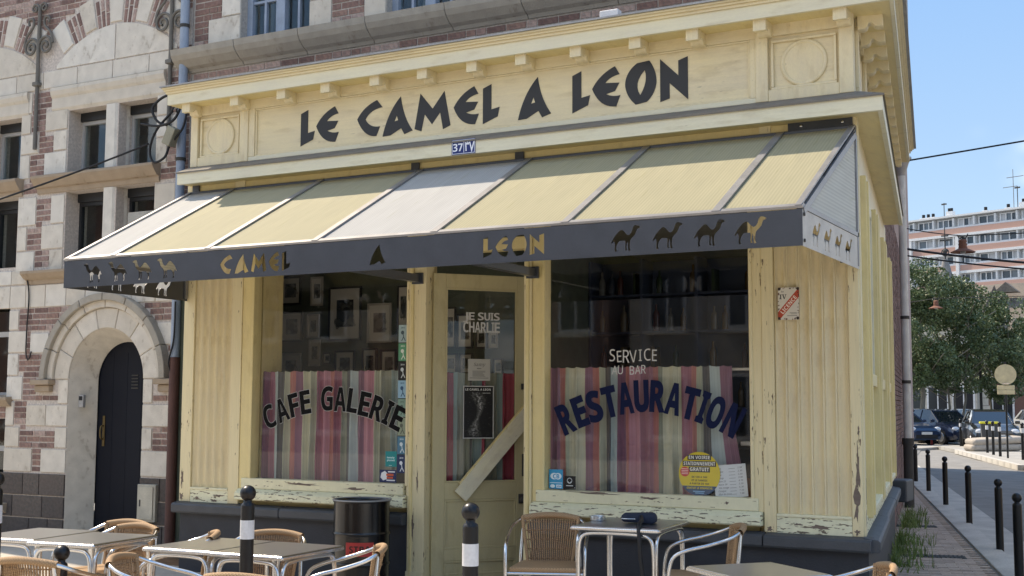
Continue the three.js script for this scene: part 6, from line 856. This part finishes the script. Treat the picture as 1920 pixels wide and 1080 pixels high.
  const r = thing('red_barrier', 'low red barrier in front of the dark blue car', 'barrier', [-10.2, -0.02, -45.2], undefined, true, 0.5), red = std([0.35, 0.03, 0.03], { roughness: 0.5 }); new G().rbox(-0.75, 0.75, 0.55, 0.68, -0.03, 0.03, 0.01).build('rail', red, r); new G().rbox(-0.75, 0.75, 0.22, 0.32, -0.03, 0.03, 0.01).build('rail', red, r); for (const x of [-0.68, 0.68]) new G().rbox(x - 0.04, x + 0.04, 0, 0.75, -0.04, 0.04, 0.01).build('post', red, r);
}
// ---------------------------------------------------------------- trees
{
  const bark = std([0.20, 0.185, 0.155], { roughness: 0.95, map: T.stone });
  const leafM = [[0.10, 0.145, 0.05], [0.078, 0.118, 0.042], [0.13, 0.175, 0.068]].map((c) => phys(c, { roughness: 0.5, transmission: 0.22, thickness: 0, side: THREE.DoubleSide }));
  const makeTree = (label, x, z, H, R, y0, stems, nl) => {
    const t = thing('square_tree', label, 'tree', [x, -0.02, z], 'trees on the square', true);
    const tips = [], g = new G();
    for (let s = 0; s < stems; s++) { const a = s / stems * TAU + rr(0, 1), sp = stems > 1 ? 0.55 : 0.1, bx = stems > 1 ? 0.14 : 0; const pts = []; for (let k = 0; k <= 6; k++) { const v = k / 6; pts.push(V(Math.cos(a) * (bx + sp * v * 1.5) + 0.12 * n2(v * 2, s), H * 0.8 * v, Math.sin(a) * (bx + sp * v * 1.5))); } const c = new THREE.CatmullRomCurve3(pts); for (let k = 0; k < 6; k++) { const q = new THREE.CylinderGeometry((stems > 1 ? 0.075 : 0.14) * (1 - (k + 1) / 7), (stems > 1 ? 0.075 : 0.14) * (1 - k / 7), pts[k].distanceTo(pts[k + 1]) * 1.03, 9); q.applyQuaternion(new THREE.Quaternion().setFromUnitVectors(V(0, 1, 0), pts[k + 1].clone().sub(pts[k]).normalize())); const m = pts[k].clone().add(pts[k + 1]).multiplyScalar(0.5); q.translate(m.x, m.y, m.z); g.add(q); }
      for (let b = 0; b < 9; b++) { const v = rr(0.28, 0.95), p = c.getPoint(v), az = rr(0, TAU), L = R * rr(0.5, 0.95) * (1.15 - v * 0.6), e = p.clone().add(V(Math.cos(az) * L, L * rr(0.35, 0.8), Math.sin(az) * L)); g.bar(p, e, 0.022, 5); tips.push(e, p.clone().lerp(e, 0.6)); } }
    g.build('trunk', bark, t);
    // crown: clumps of small leaves through an uneven volume
    const cl = []; for (let i = 0; i < 62; i++) { const b = tips[i % tips.length], u = rr(0, 1), az = rr(0, TAU), yy = y0 + (H - y0) * Math.pow(rr(0, 1), 0.85), prof = Math.sin(Math.PI * clamp((yy - y0 + 0.6) / (H - y0 + 0.7))) ** 0.6, rad = R * prof * Math.sqrt(u) * (0.8 + 0.3 * n2(az, yy * 0.5)); const p = V(Math.cos(az) * rad, yy, Math.sin(az) * rad); if (i % 3 === 0) p.lerp(b, 0.4); cl.push([p, rr(0.35, 0.75)]); }
    const P = [[], [], []]; const a = V(), b2 = V(), nrm = V();
    for (let i = 0; i < nl; i++) { const [c, r] = cl[Math.floor(rnd() * cl.length)]; const d = V(rr(-1, 1), rr(-1, 1), rr(-1, 1)); if (d.length() > 1) d.normalize(); d.multiplyScalar(r); d.y *= 0.8; const p = c.clone().add(d); nrm.set(rr(-1, 1), rr(-0.2, 1), rr(-1, 1)).normalize(); a.set(rr(-1, 1), rr(-1, 1), rr(-1, 1)).cross(nrm).normalize(); b2.crossVectors(nrm, a); const L = rr(0.05, 0.085), W = L * 0.55; const q = P[Math.floor(rnd() * 3)]; const A = p.clone().addScaledVector(a, L), B = p.clone().addScaledVector(b2, W), C = p.clone().addScaledVector(a, -L), D = p.clone().addScaledVector(b2, -W); q.push(A.x, A.y, A.z, B.x, B.y, B.z, C.x, C.y, C.z, A.x, A.y, A.z, C.x, C.y, C.z, D.x, D.y, D.z); }
    P.forEach((q, k) => { const gg = new THREE.BufferGeometry(); gg.setAttribute('position', new THREE.Float32BufferAttribute(q, 3)); gg.computeVertexNormals(); mesh('crown', gg, leafM[k], t); });
    return t;
  };
  makeTree('leafy tree with a single pale trunk at the left of the square', -10.5, -48.2, 7.9, 2.6, 2.5, 1, 20000); makeTree('leafy tree with a forked trunk in the middle of the square', -9.35, -50.6, 7.2, 2.5, 2.3, 3, 19000); makeTree('lower leafy tree right of the forked one', -7.9, -53.0, 6.7, 2.5, 2.0, 2, 16000); makeTree('leafy tree at the right picture edge behind the road sign', -6.0, -56.5, 6.4, 2.6, 2.0, 1, 15000); makeTree('tree behind the leftmost one, next to the cafe wall', -12.6, -52.5, 7.6, 2.7, 2.2, 1, 16000);
  const lp = thing('lamp_post', 'slim black lamp post among the trees', 'lamp post', [-8.5, -0.02, -52], undefined, true); new G().cyl(0, 0, 4.6, 0, 0.075, 0.05, 12).build('pole', M.bollard, lp); new G().cyl(0, 0, 0.5, 0, 0.11, 0.1, 12).build('base', M.bollard, lp);
}
// ---------------------------------------------------------------- houses beyond the square
{
  const mkHouse = (name, label, x, z, w, h, d, turn, wallM, winRows, cols, roofM, roofH, quoin) => {
    const t = thing(name, label, 'house', [x, 0, z], undefined, true, turn); new G().box(-w / 2, w / 2, -0.2, h, -d, 0).build('wall', wallM, t);
    for (const [y0, y1] of winRows) for (let i = 0; i < cols; i++) { const cx = -w / 2 + (i + 0.5) * w / cols, W = new THREE.Group(); W.name = 'window'; W.userData.local = true; t.add(W); new G().box(cx - 0.62, cx - 0.52, y0, y1, -0.05, 0.05).box(cx + 0.52, cx + 0.62, y0, y1, -0.05, 0.05).box(cx - 0.52, cx + 0.52, y1 - 0.1, y1, -0.05, 0.05).box(cx - 0.7, cx + 0.7, y0 - 0.12, y0, -0.05, 0.12).box(cx - 0.03, cx + 0.03, y0, y1 - 0.1, -0.05, 0.045).build('frame', M.white, W); new G().box(cx - 0.52, cx + 0.52, y0, y1 - 0.1, -0.02, 0.02).build('pane', phys([0.02, 0.025, 0.03], { roughness: 0.08 }), W); }
    if (quoin) for (let y = 0, k = 0; y < h - 0.3; y += 0.42, k++) for (const s of [-1, 1]) { const q = k % 2 ? 0.55 : 0.32; new G().box(s * w / 2, s * (w / 2 - q), y, y + 0.4, -0.05, 0.03).build('quoin', M.stone3, t); }
    if (roofH) { const g = new THREE.ExtrudeGeometry(poly([[0.3, h], [-d / 2, h + roofH], [-d - 0.3, h]]), { depth: w + 0.4, bevelEnabled: false }); g.rotateY(-Math.PI / 2); g.translate(w / 2 + 0.2, 0, 0); new G().add(g).build('roof', roofM, t); }
    return t;
  };
  const slate = std([0.16, 0.145, 0.125], { map: T.slate, roughness: 0.85, bumpMap: T.rough, bumpScale: 0.02 });
  mkHouse('terrace_house', 'pale rendered house front behind the left trees', -14.2, -66, 7.2, 6.2, 8, -0.1, std([0.50, 0.48, 0.43], { map: T.stone, roughness: 0.9 }), [[0.3, 2.8], [3.4, 5.2]], 5, slate, 2.6);
  const bh = mkHouse('terrace_house', 'brown brick house with white quoins and slate roof behind the right trees', -7.2, -66.5, 6.6, 5.4, 9, -0.1, std([0.14, 0.085, 0.07], { map: T.brick, roughness: 0.9 }), [[0.8, 2.6], [3.3, 4.9]], 3, slate, 3.6, true);
  const b2 = mkHouse('terrace_house', 'pale house front at the right picture edge', -0.2, -66.0, 7.2, 5.4, 9, -0.1, std([0.52, 0.49, 0.42], { map: T.stone, roughness: 0.9 }), [[0.8, 2.6], [3.3, 4.9]], 4, slate, 3.6, true);
  new G().ext(poly([[-0.7, 0], [0.7, 0], [0, 0.6]]), 0.8, MT(-2.4, 8.3, -3.2)).build('dormer', slate, bh); new G().box(1.2, 2.4, 8.6, 9.5, -5.2, -4.4).build('chimney', M.bricks[1], bh); new G().box(0.0, 0.25, 8.6, 9.3, -4.8, -4.5).build('chimney_pot', M.iron, bh);
  const sp = thing('church_spire', 'slim grey spire with weathercock before the apartment block', 'spire', [-18.5, 0, -105], undefined, true); new G().add(new THREE.CylinderGeometry(0.22, 1.3, 4.4, 8).translate(0, 12.3, 0)).box(-1.2, 1.2, -0.2, 10.1, -1.2, 1.2).build('steeple', std([0.20, 0.20, 0.20], { roughness: 0.8, map: T.slate }), sp); new G().cyl(0, 14.4, 17.3, 0, 0.07, 0.04, 8).build('rod', M.iron, sp); new G().add(new THREE.SphereGeometry(0.22, 12, 8).translate(0, 15.2, 0)).add(new THREE.TorusGeometry(0.3, 0.05, 6, 16).translate(0, 15.1, 0)).build('finial', M.iron, sp); new G().box(-0.4, 0.4, 16.1, 16.25, -0.05, 0.05).build('cross_bar', M.iron, sp); new G().box(-0.3, 0.3, 16.5, 16.62, -0.05, 0.05).build('weathercock', M.iron, sp);
}
// ---------------------------------------------------------------- long apartment block on the skyline
{
  const A = thing('apartment_block', 'long pale apartment block with brick bands and rooftop chimneys', 'building', [-28.33, 0, -184.04], undefined, true, -22.3 * Math.PI / 180);
  const top = 30.1, x0 = -22, x1 = 34, wallW = std([0.66, 0.67, 0.68], { roughness: 0.85, map: T.grime }), brickB = std([0.42, 0.295, 0.25], { roughness: 0.9, map: T.brick }), frameW = std([0.74, 0.75, 0.76], { roughness: 0.6 }), pane = [phys([0.05, 0.07, 0.09], { roughness: 0.1 }), phys([0.14, 0.17, 0.20], { roughness: 0.1 }), std([0.48, 0.50, 0.52], { roughness: 0.8 })];
  new G().box(x0, x1, 0, top - 0.25, -12, -0.9).build('wall', wallW, A); new G().box(x0 - 0.3, x1 + 0.3, top - 0.25, top, -12.2, 0.25).build('roof_slab', wallW, A);
  const bay = 3.35;
  for (let f = 0; f < 5; f++) {
    const t0 = f === 0 ? top - 0.5 : top - 0.52 - 2.77 * f, h = f === 0 ? 1.2 : 1.22;   // window head
    const wb = t0 - h;
    new G().box(x0, x1, wb - 1.13, wb - 0.26, -0.9, 0.0).build('brick_band', brickB, A); new G().box(x0 - 0.1, x1 + 0.1, wb - 1.50, wb - 1.13, -0.9, 0.14).build('floor_slab', wallW, A); new G().box(x0, x1, wb - 0.26, wb - 0.02, -0.9, -0.1).build('parapet', wallW, A);
    for (let i = 0; i * bay < x1 - x0 - bay; i++) {
      const a = x0 + i * bay + 0.4, b = a + bay - 0.75; const W = new THREE.Group(); W.name = 'window'; W.userData.local = true; A.add(W); const n = 2 + Math.floor(rnd() * 2), fr = new G();
      for (let k = 0; k <= n; k++) { const x = a + (b - a) * k / n; fr.box(x - 0.06, x + 0.06, wb, t0, -0.9, -0.5); } fr.box(a, b, wb - 0.02, wb + 0.1, -0.88, -0.48).box(a, b, t0 - 0.09, t0, -0.88, -0.48); fr.build('frame', frameW, W);
      for (let k = 0; k < n; k++) { const p = a + (b - a) * k / n + 0.06, q = a + (b - a) * (k + 1) / n - 0.06; new G().box(p, q, wb + 0.1, t0 - 0.09, -0.8, -0.7).build('pane', pane[rnd() < 0.22 ? 2 : rnd() < 0.5 ? 0 : 1], W); }
      new G().box(b + 0.02, b + 0.30, wb, t0 + 0.1, -0.9, -0.05).build('pier', wallW, A);
    }
  }
  for (const x of [-9.5, -1.6]) new G().box(x, x + 0.5, 12, top - 3.3, -0.9, 0.35).build('rib', wallW, A);
  for (const [x, w, pots] of [[-8.4, 2.6, 3], [-4.6, 1.1, 2], [1.2, 0.9, 1], [4.8, 0.9, 1], [7.4, 1.4, 2], [12.2, 2.6, 3], [19, 2.6, 3]]) { const c = new G().box(x - w / 2, x + w / 2, top, top + (pots === 2 ? 1.25 : 0.7), -4, -3.2).build('chimney', wallW, A); for (let k = 0; k < pots; k++) { const px = x + (k - (pots - 1) / 2) * w / 3.1; new G().cyl(px, top + (pots === 2 ? 1.25 : 0.7), top + (pots === 2 ? 1.75 : 1.25), -3.6, 0.24, 0.24, 10).build('chimney_pot', M.dark, c); } }
  for (const [x, h] of [[-5.3, 2.6], [6.6, 3.6]]) { const an = pg('antenna', A); new G().cyl(x, top, top + h, -3, 0.06, 0.06, 6).box(x - 0.4, x + 0.4, top + h - 0.3, top + h - 0.1, -3.1, -2.9).build('mast', M.iron, an); }
  new G().cyl(6.0, top, top + 6.2, -3, 0.05, 0.04, 6).box(5.0, 7.6, top + 5.0, top + 5.08, -3.04, -2.96).box(4.4, 6.6, top + 3.6, top + 3.68, -3.04, -2.96).build('aerial', M.ironGrey, A);
}
// ---------------------------------------------------------------- street lamps on wires, cables
{
  const lamp = thing('hanging_lamp', 'rusty dish street lamp hung on a wire, nearer one', 'street lamp', [-4.46, 5.02, -20.95], 'street lamps hung on wires', true);
  new G().lathe([[0.27, 0], [0.275, 0.012], [0.12, 0.085], [0.09, 0.10], [0.085, 0.095], [0.25, 0.008]], 0, 0.04, 0, 32).build('shade', M.rust, lamp); new G().lathe([[0.09, 0.13], [0.10, 0.15], [0.085, 0.20], [0.10, 0.22], [0.08, 0.27], [0.095, 0.29], [0.085, 0.34], [0.0, 0.36]], 0, 0, 0, 20).build('housing', M.rust, lamp); new G().add(new THREE.SphereGeometry(0.07, 14, 8).translate(0, 0.08, 0)).build('lamp_glass', std([0.3, 0.3, 0.28], { roughness: 0.3 }), lamp); new G().tube([[-0.12, 0.46, 0], [-0.06, 0.37, 0], [0, 0.40, 0], [0.06, 0.37, 0], [0.12, 0.47, 0]], 0.013, 20, 6).build('hanger', M.iron, lamp);
  const l2 = copyOf(lamp, [-8.48, 5.28, -40.9], 0, 'rusty dish street lamp before the tree crown, farther one');
  const cab = (a, b, sag, r, label) => { const pts = []; for (let i = 0; i <= 20; i++) { const t = i / 20; pts.push([a[0] + (b[0] - a[0]) * t, a[1] + (b[1] - a[1]) * t - sag * 4 * t * (1 - t), a[2] + (b[2] - a[2]) * t]); } return tag(new G().tube(pts, r, 60, 6).build('overhead_cable', M.cable), label, 'cable'); };
  cab([-5.75, 5.62, -19.9], [-4.46, 5.45, -20.95], 0.03, 0.012, 'span wire left of the nearer hanging lamp'); cab([-4.46, 5.45, -20.95], [7.5, 5.9, -23], 0.1, 0.012, 'span wire right of the nearer hanging lamp');
  cab([-5.7, 5.10, -19.6], [8.5, 5.35, -23.5], 0.75, 0.026, 'thick black cable crossing before the apartment block, upper'); cab([-5.7, 4.95, -19.6], [8.5, 5.25, -23.5], 0.75, 0.018, 'black cable crossing before the apartment block, lower');
  cab([-3.4, 4.685, -7.55], [6.5, 5.96, -9.12], 0.03, 0.011, 'single black cable running from the eaves across the sky');
  cab([-12, 5.4, -41.6], [-8.48, 5.71, -40.9], 0.02, 0.012, 'span wire left of the farther hanging lamp'); cab([-8.48, 5.71, -40.9], [3, 5.9, -41.5], 0.1, 0.012, 'span wire right of the farther hanging lamp');
}
// ---------------------------------------------------------------- the row across the street, behind the viewer: it is what the windows mirror
{
  for (const [i, [x, w, h, c]] of [[-43, 12, 10.5, [0.22, 0.13, 0.10]], [-30.5, 12, 10, [0.42, 0.39, 0.34]], [-20, 8.8, 9.5, [0.30, 0.20, 0.16]], [-10, 9.8, 10.5, [0.40, 0.375, 0.335]], [0.2, 9.8, 9.0, [0.50, 0.47, 0.42]], [10.4, 9.8, 10.0, [0.24, 0.13, 0.10]]].entries()) {
    const t = thing('town_house', ['brick house across the street, farthest left of the row', 'pale house across the street, second from the left of the row', 'brown house across the street, mirrored in the left window', 'grey house across the street, mirrored in the right window', 'cream house across the street, mirrored in the windows', 'brick house across the street, far right'][i], 'house', [x, 0, 26], 'row of houses across the street', true, Math.PI);
    new G().box(-w / 2, w / 2, -0.2, h, -8, 0).build('wall', std(c, { roughness: 0.9, map: T.stone }), t);
    for (const y of [0.6, 3.8, 6.7]) for (let k = 0; k < 4; k++) { const cx = -w / 2 + (k + 0.5) * w / 4; const W = new THREE.Group(); W.name = 'window'; W.userData.local = true; t.add(W); new G().box(cx - 0.6, cx + 0.6, y, y + 1.9, -0.02, 0.04).build('frame', M.white, W); new G().box(cx - 0.5, cx - 0.04, y + 0.1, y + 1.8, 0.0, 0.05).box(cx + 0.04, cx + 0.5, y + 0.1, y + 1.8, 0.0, 0.05).build('pane', phys([0.02, 0.025, 0.03], { roughness: 0.06 }), W); new G().box(cx - 0.7, cx + 0.7, y - 0.14, y, 0, 0.14).build('sill', M.stone3, W); }
    new G().box(-w / 2, w / 2, h, h + 0.3, -8, 0.3).build('cornice', M.stone2, t);
  }
}
// the sunlit house across the side street, beyond the right edge: its wall lights the shaded street and is mirrored in the awning's end
{
  const t = thing('street_house', 'sunlit cream house across the side street, beyond the right edge', 'house', [6.4, 0, -12], undefined, true, -Math.PI / 2 - 0.2); new G().box(-11, 9, -0.2, 8.6, -8, 0).build('wall', std([0.62, 0.55, 0.44], { roughness: 0.9, map: T.stone }), t);
  for (const y of [0.7, 3.6, 6.2]) for (let k = 0; k < 7; k++) { const cx = -9.5 + k * 2.8, W = new THREE.Group(); W.name = 'window'; W.userData.local = true; t.add(W); new G().box(cx - 0.6, cx + 0.6, y, y + 1.8, -0.02, 0.04).build('frame', M.white, W); new G().box(cx - 0.5, cx - 0.04, y + 0.1, y + 1.7, 0, 0.05).box(cx + 0.04, cx + 0.5, y + 0.1, y + 1.7, 0, 0.05).build('pane', phys([0.03, 0.035, 0.04], { roughness: 0.06 }), W); }
  new G().box(-11, 9, 8.6, 8.9, -8, 0.3).build('cornice', M.stone2, t);
}
renderer.render(scene, camera);
